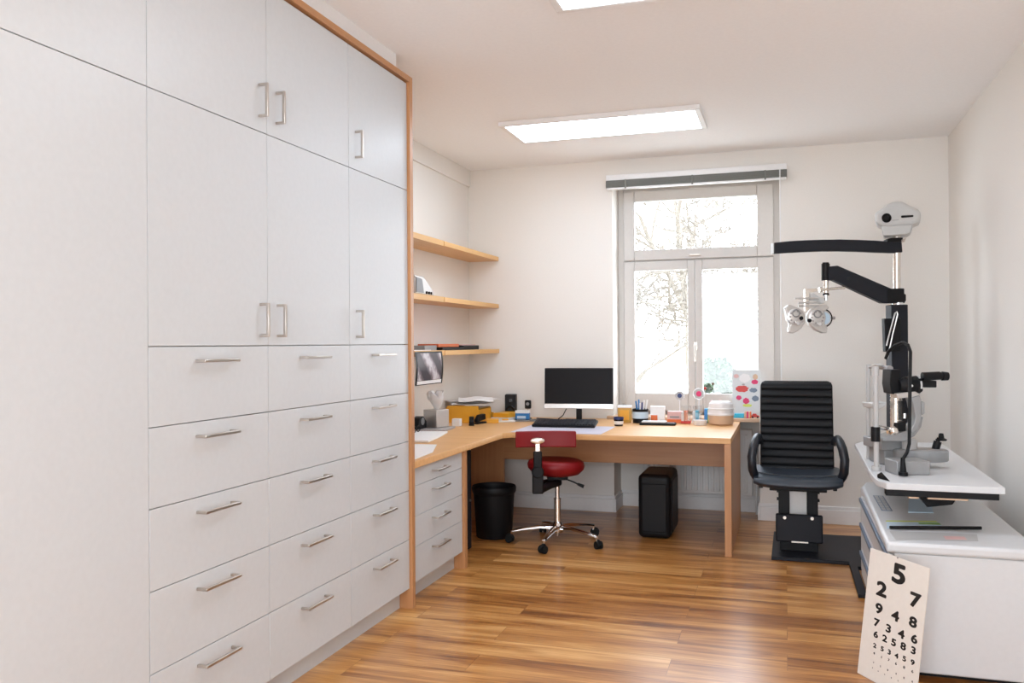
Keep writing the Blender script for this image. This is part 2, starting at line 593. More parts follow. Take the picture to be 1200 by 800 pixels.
def bar_handle(parent, y, z, L, vertical, xd=XD, kind=1):
    m = MB()
    t = .005
    so = .033
    if vertical:
        m.box(xd, xd + so, y - t, y + t, z - L / 2, z - L / 2 + 2 * t)
        m.box(xd, xd + so, y - t, y + t, z + L / 2 - 2 * t, z + L / 2)
        m.box(xd + so - .004, xd + so + .008, y - t, y + t, z - L / 2, z + L / 2)
    else:
        m.box(xd, xd + so, y - L / 2, y - L / 2 + 2 * t, z - t, z + t)
        m.box(xd, xd + so, y + L / 2 - 2 * t, y + L / 2, z - t, z + t)
        m.box(xd + so - .004, xd + so + .008, y - L / 2, y + L / 2, z - t, z + t)
    return obj('handle', m, 'steel', parent, bevel=.002)


ROWS = [1.357, 1.109, .860, .608, .356, .104]
labs = ['plain white tall cabinet nearest the camera, beyond the full-height plain door',
        'white tall cabinet with a full-height plain door beside the first column of drawers',
        'white tall cabinet with five drawers next to the full-height plain door',
        'white tall cabinet with five drawers, the middle one of the three with drawers',
        'white tall cabinet with five drawers against the beech end strip']
hy = {2: -1, 3: 1, 4: 1}
for i, (y0, y1, hside) in enumerate(COLS):
    t = thing('tall_cabinet', labs[i], 'cabinet', (-2.18, (y0 + y1) / 2, 0), 0, 'white built-in tall cabinets')
    m = MB()
    m.box(-2.54, XD - .024, y0 + .001, y0 + .017, .10, 2.703)
    m.box(-2.54, XD - .024, y1 - .017, y1 - .001, .10, 2.703)
    m.box(-2.54, -2.53, y0 + .017, y1 - .017, .10, 2.703)
    for z in (.10, 1.35, 2.14, 2.687):
        m.box(-2.53, XD - .024, y0 + .017, y1 - .017, z, z + .016)
    obj('body', m, 'gap' if False else 'lacquer', t)
    obj('kick_board', MB().box(XD - .075, XD - .057, y0, y1, 0, .10), 'lacquer', t)
    d = front('door', y0, y1, 2.149, 2.70, t)
    if i >= 2:
        yh = (y1 - .05) if hy[i] < 0 else (y0 + .062)
        bar_handle(d, yh, 2.2625, .125, True)
        d2 = front('door', y0, y1, 1.357, 2.149, t)
        bar_handle(d2, yh, 1.452, .125, True)
        for a, b in zip(ROWS, ROWS[1:]):
            dr = front('drawer', y0, y1, b, a, t)
            bar_handle(dr, (y0 + y1) / 2 - .005, a - .048, .19, False)
    else:
        front('door', y0, y1, .104, 2.149, t)

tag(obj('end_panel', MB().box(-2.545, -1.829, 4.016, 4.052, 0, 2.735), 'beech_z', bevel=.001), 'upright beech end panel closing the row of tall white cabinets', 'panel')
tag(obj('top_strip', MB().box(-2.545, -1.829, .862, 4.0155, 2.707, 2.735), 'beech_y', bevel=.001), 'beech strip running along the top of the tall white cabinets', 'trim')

# ---- drawer pedestal under the side counter
t = thing('drawer_pedestal', 'white four-drawer pedestal with beech side under the worktop beside the tall cabinets', 'cabinet', (-2.15, 4.46, 0))
XP = -1.862
m = MB()
m.box(-2.42, XP - .024, 4.055, 4.071, .10, .713); m.box(-2.42, XP - .024, 4.80, 4.816, .10, .713)
m.box(-2.42, -2.41, 4.071, 4.80, .10, .713); m.box(-2.41, XP - .024, 4.071, 4.80, .10, .116); m.box(-2.41, XP - .024, 4.071, 4.80, .697, .713)
obj('body', m, 'lacquer', t)
obj('side_panel', MB().box(-2.42, -1.848, 4.818, 4.862, 0, .713), 'beech_z', t, bevel=.001)
obj('kick_board', MB().box(XP - .075, XP - .057, 4.055, 4.816, 0, .10), 'lacquer', t)
RP = [.711, .611, .451, .292, .104]
for a, b in zip(RP, RP[1:]):
    dr = front('drawer', 4.055, 4.812, b, a, t, XP)
    bar_handle(dr, 4.44, a - .048, .19, False, XP)

# ================================================================== DESK
DH = .75
t = thing('corner_desk', 'large L-shaped beech corner desk running along the wall under the shelves to the window', 'desk', (-1.2, 5.9, 0))
XDR = -.33
m = MB()
poly = [(-2.545, 4.056), (-1.832, 4.056), (-1.832, 5.50), (-1.78, 5.555), (XDR, 5.555), (XDR, 6.71), (-1.36, 6.71), (-1.36, 6.775), (-2.545, 6.775)]
m.prism([(x, y, DH - .036) for x, y in poly], (0, 0, .036))
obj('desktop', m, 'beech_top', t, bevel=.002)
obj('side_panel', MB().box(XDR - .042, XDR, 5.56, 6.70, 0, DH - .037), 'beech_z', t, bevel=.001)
obj('modesty_panel', MB().box(-2.09, XDR - .043, 6.30, 6.322, .462, DH - .037), 'beech_x', t, bevel=.001)
obj('support_panel', MB().box(-2.54, -2.09, 6.30, 6.33, 0, DH - .037), 'beech_z', t, bevel=.001)
m = MB().box(-2.06, -2.0, 5.28, 5.34, 0.0, DH - .037)
leg = obj('metal_leg', m, 'black_metal', t, bevel=.004)
for z in (.32, .66):
    obj('bolt', MB().cyl((-2.03, 5.28, z), (-2.03, 5.272, z), .008, n=12), 'steel', leg)
    obj('bolt', MB().cyl((-2.0, 5.31, z), (-1.993, 5.31, z), .008, n=12), 'steel', leg)

# ---- shelves
for zt, lab in ((2.085, 'empty beech wall shelf, the topmost of three'), (1.69, 'beech wall shelf carrying a silver instrument, the middle of three'),
                (1.315, 'beech wall shelf holding folders and a hanging print, the lowest of three')):
    t = thing('wall_shelf', lab, 'shelf', (-2.42, 5.4, zt - .038), 0, 'beech wall shelves')
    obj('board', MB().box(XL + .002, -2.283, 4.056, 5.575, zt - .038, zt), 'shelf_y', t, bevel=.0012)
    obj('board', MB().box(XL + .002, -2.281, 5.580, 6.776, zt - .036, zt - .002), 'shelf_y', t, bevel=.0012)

# instrument on middle shelf
t = thing('tonometer', 'silver wedge-shaped instrument with dark display on the middle shelf', 'instrument', (-2.36, 5.29, 1.691))
m = MB().prism([(-2.45, y, z) for y, z in [(5.12, 1.691), (5.44, 1.691), (5.44, 1.715), (5.26, 1.812), (5.12, 1.812)]], (.15, 0, 0))
obj('housing', m, 'silver', t, bevel=.006)
m = MB().prism([(-2.432, 5.275, 1.805), (-2.318, 5.275, 1.805), (-2.318, 5.415, 1.7295), (-2.432, 5.415, 1.7295)], (0, .003, .005))
obj('display', m, 'black', t)
m = MB().prism([(-2.30, 5.13, 1.70), (-2.30, 5.25, 1.70), (-2.30, 5.22, 1.79), (-2.30, 5.13, 1.80)], (.006, 0, 0))
obj('side_grille', m, 'device_grey', t)
m = MB()
for k in range(3):
    m.cyl((-2.30, 5.30 + .04 * k, 1.705), (-2.292, 5.30 + .04 * k, 1.705), .009, n=12)
obj('button', m, 'black', t)

# folders on the lowest shelf
zf = 1.3135
tag(obj('folder', MB().box(-2.48, -2.30, 5.58, 6.02, zf, zf + .022), 'black', bevel=.003), 'black folder lying flat on the lowest shelf, nearer of two', 'folder', 'folders on the lowest shelf')
tag(obj('folder', MB().box(-2.52, -2.31, 6.03, 6.36, zf, zf + .032), 'black', bevel=.004), 'black folder lying flat on the lowest shelf, nearer to the window wall', 'folder', 'folders on the lowest shelf')
tag(obj('document_tray', MB().box(-2.53, -2.34, 5.36, 5.57, zf, zf + .035), 'device_grey', bevel=.003), 'small grey box behind the hanging print on the lowest shelf', 'box')
t_ = obj('catalogue', MB().box(-2.50, -2.34, 5.60, 6.0, zf + .0225, zf + .045), 'orange', bevel=.002)
tag(t_, 'orange and red catalogue lying on the black folder', 'catalogue')
tag(obj('magazine', MB().box(-2.51, -2.33, 6.04, 6.34, zf + .0325, zf + .040), 'rose', bevel=.002), 'pale pink magazine on top of the folder at the shelf end', 'magazine')
tag(obj('paper_sheet', MB().box(-2.53, -2.29, 4.95, 5.35, zf, zf + .006), 'paper'), 'loose white papers on the lowest shelf above the hanging print', 'paper')

# hanging print
t = thing('photo_print', 'glossy grey aerial photo print with black border hanging from the lowest shelf', 'poster', (-2.265, 5.28, 1.08))


def bent(mb, ya, yb, za, zb, off, thick):
    m_ = 8
    for i in range(m_):
        z0 = za + (zb - za) * i / m_; z1 = za + (zb - za) * (i + 1) / m_
        def X(z): return -2.277 + off + .010 * math.sin(PI * min(1, max(0, (z - 1.085) / .23)))
        mb.prism([(X(z0), ya, z0), (X(z0), yb, z0), (X(z1), yb, z1), (X(z1), ya, z1)], (thick, 0, 0))
    return mb


obj('border', bent(MB(), 5.05, 5.505, 1.088, 1.308, 0, .002), 'black_gloss', t)
obj('image', bent(MB(), 5.075, 5.475, 1.118, 1.298, .0022, .001), 'aerial', t)
obj('margin', bent(MB(), 5.075, 5.48, 1.094, 1.116, .0022, .001), 'white_plastic', t)

# ================================================================== DESK ITEMS
zd = DH + .001
# left arm
m = MB().prism([(-2.36, 4.09, zd), (-1.86, 4.09, zd), (-1.885, 4.42, zd), (-2.0, 4.75, zd), (-2.33, 4.72, zd)], (0, 0, .004))
tag(obj('paper_sheet', m, 'paper'), 'white paper sheets at the desk edge nearest the tall cabinets', 'paper')
m = MB().prism([(-2.40, 4.80, zd), (-2.10, 4.86, zd), (-2.14, 5.13, zd), (-2.20, 5.42, zd), (-2.48, 5.36, zd)], (0, 0, .012))
tag(obj('paper_stack', m, 'paper', bevel=.002), 'stack of white papers lying behind the front sheets on the desk', 'paper')
m = MB().prism([(-2.52, 5.38, zd), (-2.24, 5.47, zd), (-2.27, 5.74, zd), (-2.52, 5.74, zd)], (0, 0, .014))
tag(obj('clipboard', m, 'grey_box', bevel=.002), 'grey clipboard under the silver tissue box', 'clipboard')
zc = zd + .015
t = thing('tissue_box', 'silver cube tissue box with white tissue sticking up', 'tissue box', (-2.385, 5.66, zc), math.radians(-20))
obj('carton', MB().box(-.065, .065, -.065, .065, 0, .125), 'silver', t, world=False, bevel=.004)
m = MB()
ring_ = []
n = 14
levels = [(0.016, .122), (.036, .15), (.055, .18), (.068, .21), (.060, .235), (.03, .228)]
vs = []
for li, (r, z) in enumerate(levels):
    vs.append([m.bm.verts.new((r * (1 + .35 * math.sin(3 * 2 * PI * k / n + li)) * math.cos(2 * PI * k / n), .6 * r * (1 + .35 * math.cos(2 * 2 * PI * k / n + li)) * math.sin(2 * PI * k / n), z + (.004 + .006 * li) * math.sin(2.2 * k + li))) for k in range(n)])
for A, B in zip(vs, vs[1:]):
    for k in range(n):
        m.bm.faces.new([A[k], A[(k + 1) % n], B[(k + 1) % n], B[k]])
m.bm.faces.new(vs[-1])
obj('tissue', m, 'paper', t, world=False, smooth=80)
t = thing('tape_dispenser', 'black desk tape dispenser beside the silver tissue box', 'dispenser', (-2.46, 5.52, zc))
m = MB().prism([(-.03, -.07, 0), (-.03, .07, 0), (-.03, .075, .045), (-.03, .02, .085), (-.03, -.045, .075), (-.03, -.075, .03)], (.06, 0, 0))
obj('housing', m, 'black', t, world=False, bevel=.005)
obj('roll', MB().cyl((-.034, 0, .05), (.034, 0, .05), .026), 'device_grey', t, world=False)
t = thing('eyeglasses', 'folded dark spectacles lying on the papers by the cabinets', 'glasses', (-2.37, 5.28, zd + .0135))
m = MB()
for s in (-1, 1):
    m.tube([(.0, s * .033 + .026 * math.cos(a), .022 + .02 * math.sin(a)) for a in [2 * PI * k / 16 for k in range(16)]], .0028, 8, closed=True)
m.tube([(0, -.008, .026), (0, .008, .026)], .003, 8)
obj('front_frame', m, 'black', t, world=False)
for s in (-1, 1):
    obj('temple', MB().tube([(0, s * .06, .028), (-.06, s * .055, .02), (-.12, s * .05, .008)], .0028, 8), 'black', t, world=False)

# yellow letter boxes with papers
t = thing('letter_tray', 'yellow letter tray full of envelopes in the desk corner', 'tray', (-2.36, 6.35, zd), math.radians(3))
m = MB()
m.box(-.15, .12, -.22, .22, 0, .01); m.box(-.15, -.14, -.22, .22, .01, .12); m.box(.11, .12, -.22, .10, .01, .10)
m.box(-.14, .11, -.22, -.21, .01, .13); m.box(-.14, .11, .21, .22, .01, .05)
obj('tray', m, 'yellow', t, world=False, bevel=.002)
m = MB()
for i in range(6):
    m.box(-.135 + .004 * (i % 3), .10, -.20, .20 - .01 * i, .012 + i * .016, .025 + i * .016)
obj('envelope_stack', m, 'amber', t, world=False, bevel=.002)
for i, (dx, dy, rz, mt, lab) in enumerate(((0, .0, 8, 'paper', 'white papers heaped on top of the yellow tray, lowest sheet'), (-.02, .04, -14, 'frosted', 'grey-white magazine heaped on the yellow tray'), (.02, -.02, 22, 'paper', 'crumpled topmost white sheet on the yellow tray'))):
    m = MB()
    R_ = Matrix.Rotation(math.radians(rz), 3, 'Z')
    nx, ny = 6, 8
    gridv = []
    for a in range(nx + 1):
        row = []
        for b in range(ny + 1):
            p = R_ @ Vector((-.13 + .27 * a / nx, -.21 + .42 * b / ny, 0))
            row.append((p.x - 2.36 + dx, p.y + 6.36 + dy, zd + .137 + i * .018 + (i + 1) / 3 * (.010 * math.sin(b * .9 + i * 2) + .006 * math.cos(a * 1.3 + i))))
        gridv.append(row)
    top = [[m.bm.verts.new(Vector(p) + Vector((0, 0, .003))) for p in r] for r in gridv]
    bot = [[m.bm.verts.new(Vector(p)) for p in r] for r in gridv]
    for a in range(nx):
        for b in range(ny):
            m.bm.faces.new([top[a][b], top[a + 1][b], top[a + 1][b + 1], top[a][b + 1]])
            m.bm.faces.new([bot[a][b], bot[a][b + 1], bot[a + 1][b + 1], bot[a + 1][b]])
    for a in range(nx):
        m.bm.faces.new([top[a][0], bot[a][0], bot[a + 1][0], top[a + 1][0]]); m.bm.faces.new([top[a][ny], top[a + 1][ny], bot[a + 1][ny], bot[a][ny]])
    for b in range(ny):
        m.bm.faces.new([top[0][b], top[0][b + 1], bot[0][b + 1], bot[0][b]]); m.bm.faces.new([top[nx][b], bot[nx][b], bot[nx][b + 1], top[nx][b + 1]])
    tag(obj('loose_papers', m, mt, smooth=60), lab, 'paper', 'papers on the yellow tray')
tag(obj('card_box', MB().box(-2.345, -2.285, 5.86, 5.91, zd, zd + .055), 'paper', bevel=.003), 'small white card box between tissue box and black staplers', 'box')
for i, (px_, py_, rz, lab) in enumerate(((-2.235, 5.98, 20, 'black stapler standing before the yellow tray, nearer the tissue box'), (-2.215, 6.11, -15, 'black stapler standing before the yellow tray, nearer the screen'))):
    t = thing('stapler', lab, 'stapler', (px_, py_, zd), math.radians(rz))
    m = MB().prism([(-.02, -.06, 0), (-.02, .06, 0), (-.02, .062, .012), (-.02, -.06, .012)], (.04, 0, 0))
    obj('base', m, 'black', t, world=False, bevel=.003)
    m = MB().prism([(-.018, -.055, .013), (-.018, .055, .03), (-.018, .05, .062 + .01 * i), (-.018, -.02, .058 + .01 * i), (-.018, -.055, .035)], (.036, 0, 0))
    obj('head', m, 'black', t, world=False, bevel=.005)
tag(obj('sticky_note_block', MB().box(-2.19, -2.10, 6.16, 6.25, zd, zd + .028, Matrix.Rotation(.3, 3, 'Z')), 'yellow', bevel=.002), 'yellow note block in front of the letter tray', 'note block')
m = MB().box(-2.21, -2.05, 6.40, 6.62, zd, zd + .02, Matrix.Rotation(-.3, 3, 'Z'))
tag(obj('envelope', m, 'paper', bevel=.002), 'white envelope stack lying beside the yellow tray', 'envelope')
t_ = obj('document_folder', MB().box(-2.20, -2.06, 6.42, 6.62, zd + .0215, zd + .055, Matrix.Rotation(-.25, 3, 'Z')), 'yellow', bevel=.003)
tag(t_, 'yellow folder on the white envelopes near the black loudspeaker', 'folder')
t = thing('card_tray', 'shallow white tray with small yellow stickers next to the staplers', 'tray', (-2.07, 6.30, zd), .4)
obj('tray', MB().box(-.07, .07, -.05, .05, 0, .012), 'frosted', t, world=False, bevel=.003)
obj('sticker', MB().box(-.03, .02, -.02, .03, .012, .022), 'yellow', t, world=False, bevel=.002)
# speaker
t = thing('loudspeaker', 'upright black desktop loudspeaker in the desk corner', 'loudspeaker', (-2.15, 6.68, zd), math.radians(12))
obj('cabinet', MB().box(-.045, .045, -.05, .05, 0, .19), 'black', t, world=False, bevel=.004)
m = MB()
m.lathe([(.034, 0), (.034, .004), (.028, .006), (.01, -.002), (0, 0)], (0, -.05, .07), 24, Matrix.Rotation(PI / 2, 3, 'X'))
m.lathe([(.018, 0), (.018, .004), (.012, .005), (0, .003)], (0, -.05, .14), 24, Matrix.Rotation(PI / 2, 3, 'X'))
obj('driver', m, 'black_gloss', t, world=False)
# blue carton
t = thing('carton', 'small blue and white carton in front of the loudspeaker', 'box', (-1.985, 6.47, zd), .1)
obj('box', MB().box(-.055, .055, -.03, .03, .0, .07), 'blue', t, world=False, bevel=.003)
obj('lid', MB().box(-.056, .056, -.031, .031, .055, .078), 'white_plastic', t, world=False, bevel=.003)
obj('label_print', MB().box(-.04, .03, -.0315, -.030, .015, .035), 'pale_blue', t, world=False)
# webcam/phone on stand
t = thing('webcam', 'small black webcam on a slim stand beside the loudspeaker', 'webcam', (-1.98, 6.60, zd), .1)
obj('base', MB().lathe([(0, 0), (.03, 0), (.03, .006), (.008, .012), (0, .012)], (0, 0, 0)), 'black', t, world=False)
obj('stem', MB().cyl((0, 0, .01), (0, 0, .09), .004, n=10), 'steel', t, world=False)
c = obj('camera_head', MB().box(-.026, .026, -.014, .014, .08, .15), 'black', t, world=False, bevel=.010, seg=3)
obj('lens', MB().lathe([(.013, 0), (.013, .005), (0, .003)], (0, -.014, .12), 20, Matrix.Rotation(PI / 2, 3, 'X')), 'device_grey', c, world=False)
t = thing('tablet', 'flat black tablet with silver rim lying beside the screen', 'tablet', (-1.93, 6.40, zd), math.radians(25))
obj('shell', MB().box(-.10, .10, -.06, .06, 0, .010), 'device_grey', t, world=False, bevel=.004)
obj('glass_front', MB().box(-.092, .092, -.053, .053, .010, .012), 'black_gloss', t, world=False)

# monitor
t = thing('monitor', 'wide black computer monitor with silver lower bezel on the desk', 'monitor', (-1.535, 6.5, zd), math.radians(5))
tilt = Matrix.Rotation(math.radians(-4), 3, 'X')
pv = (0, 0, .25)
m = MB().box(-.268, .268, -.022, .012, .098, .412, tilt, pv)
obj('housing', m, 'black', t, world=False, bevel=.005)
m = MB().box(-.258, .258, -.0245, -.021, .142, .402, tilt, pv)
obj('screen', m, 'screen', t, world=False)
m = MB().box(-.272, .272, -.026, -.004, .096, .134, tilt, pv)
obj('lower_bezel', m, 'silver', t, world=False, bevel=.003)
m = MB().box(-.022, .022, -.005, .012, .01, .17)
m.box(-.05, .05, .012, .035, .16, .26)
obj('stand_neck', m, 'black', t, world=False, bevel=.003)
m = MB().box(-.12, .12, -.09, .08, 0, .01)
obj('stand_foot', m, 'black', t, world=False, bevel=.004)
obj('cable', MB().tube([(-.10, .03, .10), (-.13, .02, .04), (-.17, .0, .008), (-.24, .06, .006), (-.36, .12, .006)], .004, 8), 'black', t, world=False)
# keyboard
t = thing('keyboard', 'black full-size computer keyboard on the pale desk mat', 'keyboard', (-1.525, 6.02, zd + .0025), math.radians(3))
kt = Matrix.Rotation(math.radians(9), 3, 'X')
m = MB().box(-.23, .23, -.08, .08, .0, .018, kt, (0, -.08, 0))
obj('case', m, 'black', t, world=False, bevel=.004)
m = MB()
for r in range(6):
    for k in range(21):
        if k in (15, 19) and False: continue
        x = -.215 + k * .0206 + (.004 if k > 14 else 0)
        if x + .017 > .222: continue
        y = -.072 + r * .0245
        m.box(x, x + .0175, y, y + .0205, .019, .025, kt, (0, -.08, 0))
ks = obj('keys', m, 'black_metal', t, world=False, bevel=.0015, seg=1)
# mat
m = MB().prism([(-1.80, 5.575, zd), (-1.17, 5.575, zd), (-1.17, 6.10, zd), (-1.80, 6.10, zd)], (0, 0, .002))
tag(obj('desk_mat', m, 'mat_purple', bevel=.001), 'pale lilac desk mat under the keyboard', 'desk mat')


def boxthing(name, lab, cat, cx, cy, w_, d_, h_, mt, extras=(), rz=0, z=None, bevel=.003, group=None):
    t = thing(name, lab, cat, (cx, cy, zd if z is None else z), rz, group)
    obj('body', MB().box(-w_ / 2, w_ / 2, -d_ / 2, d_ / 2, 0, h_), mt, t, world=False, bevel=bevel)
    for nm, b, m2 in extras:
        obj(nm, MB().box(*b), m2, t, world=False, bevel=.001)
    return t


# right half of the desk
boxthing('storage_tin', 'amber square storage box directly beside the monitor', 'box', -1.175, 6.50, .10, .10, .115, 'amber', [('lid', (-.052, .052, -.052, .052, .112, .126), 'white_plastic'), ('panel', (-.035, .035, -.0515, -.050, .02, .095), 'yellow')], .1)
t = thing('cup', 'small dark cup with a white band standing before the amber box', 'cup', (-1.165, 6.19, zd))
obj('body', MB().lathe([(0, 0), (.030, 0), (.036, .055), (.036, .060), (.033, .060), (.028, .006), (0, .006)], (0, 0, 0)), 'black', t, world=False)
obj('band', MB().lathe([(.0318, .012), (.0355, .036), (.0365, .036), (.0328, .012)], (0, 0, 0)), 'white_plastic', t, world=False)
obj('rim', MB().lathe([(.0365, .048), (.0375, .064), (.034, .064), (.034, .048)], (0, 0, 0)), 'navy', t, world=False)
t = thing('pencil_pot', 'black round pot crowded with blue pens beside the amber box', 'pot', (-1.05, 6.47, zd))
obj('pot', MB().lathe([(0, 0), (.058, 0), (.060, .105), (.056, .105), (.054, .006), (0, .006)], (0, 0, 0)), 'black', t, world=False)
obj('label', MB().lathe([(.0603, .035), (.0613, .035), (.0613, .085), (.0605, .085)], (0, 0, 0), 40), 'pale_blue', t, world=False)
for k in range(9):
    a = k * 2.4; r = .012 + .004 * k
    x, y = r * math.cos(a), r * math.sin(a)
    p = obj('pen', MB().cyl((x * .6, y * .6, .01), (x * 1.2, y * 1.2, .155 + .02 * math.sin(k * 1.7)), .006, n=10), ('navy', 'blue', 'white_plastic')[k % 3], None)
    p.location = Vector((-1.05, 6.47, zd)) + p.location
    tag(p, '%s pen standing in the black round pot' % ('dark navy', 'bright blue', 'white')[k % 3], 'pen', ('dark navy pens', 'bright blue pens', 'white pens')[k % 3] + ' in the black pot')
boxthing('tea_carton', 'white carton with an orange flower print behind the black tray', 'box', -.93, 6.55, .11, .06, .115, 'white_plastic', [('print', (-.05, .0, -.0315, -.030, .01, .055), 'orange'), ('flap', (-.055, .055, -.031, .031, .113, .121), 'paper')], .05)
boxthing('glove_carton', 'greyish pink glove carton with an orange base strip', 'box', -.80, 6.56, .11, .08, .085, 'rose', [('base_strip', (-.056, .056, -.042, -.039, .0, .026), 'orange'), ('slot', (-.035, .035, -.0415, -.039, .038, .050), 'device_grey')])
t = thing('trial_case', 'flat black tray with pale lid strip in front of the cartons', 'tray', (-.90, 6.34, zd), .02)
obj('base', MB().box(-.13, .13, -.05, .05, 0, .016), 'black', t, world=False, bevel=.003)
obj('lid', MB().box(-.115, .06, -.04, .045, .0165, .028), 'frosted', t, world=False, bevel=.003)
for i, (cx, cy, mt, lab) in enumerate(((-.712, 6.50, 'orange', 'white acrylic rack with an orange insert'), (-.635, 6.55, 'cyan', 'white acrylic rack with a turquoise insert'))):
    boxthing('acrylic_rack', lab + ' on the desk', 'rack', cx, cy, .07, .07, .02, 'red' if i == 0 else 'white_plastic',
             [('back_plate', (-.035, .035, .028, .033, .02, .13), 'clear_plastic'), ('front_plate', (-.035, .035, -.033, -.028, .02, .09), 'clear_plastic'),
              ('insert', (-.012, .014, -.024, -.006, .02, .095), mt), ('card', (-.032, -.016, -.024, .02, .02, .085), 'white_plastic')])
boxthing('lens_carton', 'bright blue carton behind the clear dish on the desk', 'box', -.53, 6.60, .11, .07, .105, 'cyan', [('side_band', (-.056, -.03, -.0365, -.034, .0, .105), 'blue'), ('lime_band', (-.03, -.02, -.0365, -.034, .0, .1), 'lime')], .05)
t = thing('glass_dish', 'low round clear dish at the foot of the round pink badge', 'dish', (-.60, 6.40, zd))
obj('bowl', MB().lathe([(0, 0), (.045, 0), (.052, .035), (.049, .035), (.043, .005), (0, .005)], (0, 0, 0)), 'frosted', t, world=False)
# badges on sticks
for (cx, cy, h_, r_, mt, lab) in ((-.772, 6.62, .20, .035, 'navy', 'round blue and white badge on a stick above the desk items'), (-.628, 6.62, .215, .042, 'pink', 'round pink and white badge on a stick beside the window mullion')):
    t = thing('round_badge', lab, 'badge', (cx, cy, zd + .0))
    obj('stick', MB().cyl((0, 0, 0), (0, 0, h_ - r_), .003, n=8), 'white_plastic', t, world=False)
    RX = Matrix.Rotation(PI / 2, 3, 'X')
    obj('disc', MB().lathe([(0, 0), (r_, 0), (r_, .006), (0, .006)], (0, .003, h_), 32, RX), 'light_grey', t, world=False)
    obj('emblem', MB().lathe([(0, 0), (r_ * .5, 0), (r_ * .45, .0025), (0, .0025)], (0, -.003, h_), 20, RX), mt, t, world=False)
    obj('rim', MB().lathe([(r_ * .93, 0), (r_ + .001, 0), (r_ + .001, .009), (r_ * .93, .009)], (0, .004, h_), 32, RX), 'clear_plastic', t, world=False)
t = thing('toy_flower', 'tiny red flower on a thin wire rising above the round pink badge', 'ornament', (-.585, 6.66, zd))
obj('wire', MB().tube([(0, 0, 0), (.01, 0, .12), (.0, 0, .245)], .002, 8), 'steel', t, world=False)
obj('bloom', MB().ball((0, 0, .255), .011), 'red', t, world=False)
t = thing('plush_toy', 'small pale pink soft toy behind the blue carton', 'toy', (-.505, 6.68, zd))
m = MB().ball((0, 0, .05), .05, (1, .6, 1)); m.ball((0, -.005, .125), .036); m.ball((-.03, 0, .15), .014); m.ball((.03, 0, .155), .014)
obj('body', m, 'rose', t, world=False)
obj('nose', MB().ball((.01, -.04, .122), .008), 'grey_box', t, world=False)
# white container
t = thing('dispenser', 'white rounded dispenser with tan lower half at the desk end', 'dispenser', (-.455, 6.47, zd))
m = MB().lathe([(0, .0), (.078, 0), (.090, .01), (.093, .075)], (0, 0, 0))
m.bm.faces.ensure_lookup_table()
obj('base', MB().lathe([(0, 0), (.076, 0), (.088, .010), (.092, .07), (.0, .07)], (0, 0, 0)), 'tan', t, world=False)
m.bm.free()
obj('cover', MB().lathe([(.0, .0705), (.096, .0705), (.096, .082), (.092, .085), (.090, .12), (.085, .155), (.070, .17), (0, .174)], (0, 0, 0)), 'frosted', t, world=False)
obj('ring', MB().lathe([(.0905, .112), (.094, .115), (.094, .122), (.0905, .125)], (0, 0, 0)), 'white_plastic', t, world=False)

# sill items
zs = .776
boxthing('sticker_box', 'small bright blue box on the window sill past the desk end', 'box', -.345, 6.80, .08, .06, .032, 'cyan', (), 0, zs)
boxthing('sticker_box', 'striped orange and violet box on the sill at the foot of the sticker board', 'box', -.275, 6.79, .05, .05, .05, 'tan', [('stripe', (-.01, .005, -.027, -.024, 0, .05), 'pink'), ('end_stripe', (.015, .025, -.027, -.024, 0, .05), 'orange')], 0, zs)
t = thing('toy_car', 'dark red toy car on the window sill beside the examination chair', 'toy', (-.222, 6.79, zs))
m = MB().prism([(-.03, -.015, .006), (.03, -.015, .006), (.03, -.015, .018), (.014, -.015, .022), (.006, -.015, .033), (-.016, -.015, .033), (-.024, -.015, .022), (-.03, -.015, .018)], (0, .03, 0))
obj('body', m, 'red', t, world=False, bevel=.002)
for sx in (-.018, .018):
    for sy in (-.017, .012):
        obj('wheel', MB().cyl((sx, sy, .007), (sx, sy + .005, .007), .007, n=14), 'rubber', t, world=False)
# sticker board standing on the sill
t = thing('sticker_board', 'white board covered in colourful stickers leaning on the window behind the chair', 'board', (-.295, 6.93, zs))
R4 = Matrix.Rotation(math.radians(-8), 3, 'X')
m = MB().box(-.105, .105, 0, .004, 0, .365, R4, (0, 0, 0))
obj('sheet', m, 'board_white', t, world=False, bevel=.002)


def patch(cx, cz, rx, rz_, mt, k=0):
    m = MB()
    n = 20
    pts = [R4 @ Vector((cx + rx * math.cos(2 * PI * i / n) * (1 + .12 * math.sin(3 * i + k)), -.0005, cz + rz_ * math.sin(2 * PI * i / n) * (1 + .1 * math.cos(2 * i + k)))) for i in range(n)]
    m.prism(pts, R4 @ Vector((0, -.0012, 0)))
    obj('sticker', m, mt, t, world=False)


for a in ((-.01, .30, .042, .035, 'frosted', 1), (-.075, .315, .02, .016, 'rose', 2), (.07, .31, .02, .022, 'tan', 3), (.066, .27, .026, .018, 'pink', 4), (-.03, .215, .05, .026, 'red', 5),
          (.055, .205, .03, .018, 'slate_blue', 6), (-.055, .145, .02, .018, 'pink', 7), (.0, .12, .024, .024, 'pink', 8), (.07, .14, .026, .022, 'slate_blue', 9), (.01, .085, .036, .012, 'lime', 10), (-.02, .25, .012, .006, 'grey_box', 11)):
    patch(*a)
t = thing('twig_vase', 'clear little vase with bare twigs in the window corner', 'vase', (-1.245, 6.86, zs))
obj('vase', MB().lathe([(0, 0), (.02, 0), (.028, .04), (.018, .09), (.015, .09), (.025, .04), (.017, .004), (0, .004)], (0, 0, 0)), 'clear_plastic', t, world=False)
m = MB()
for k in range(6):
    a = k * 1.05
    m.tube([(0, 0, .01), (.02 * math.cos(a), .015 * math.sin(a), .11), (.05 * math.cos(a), .03 * math.sin(a), .22 + .02 * (k % 3))], .0018, 6)
obj('twig', m, 'steel', t, world=False)

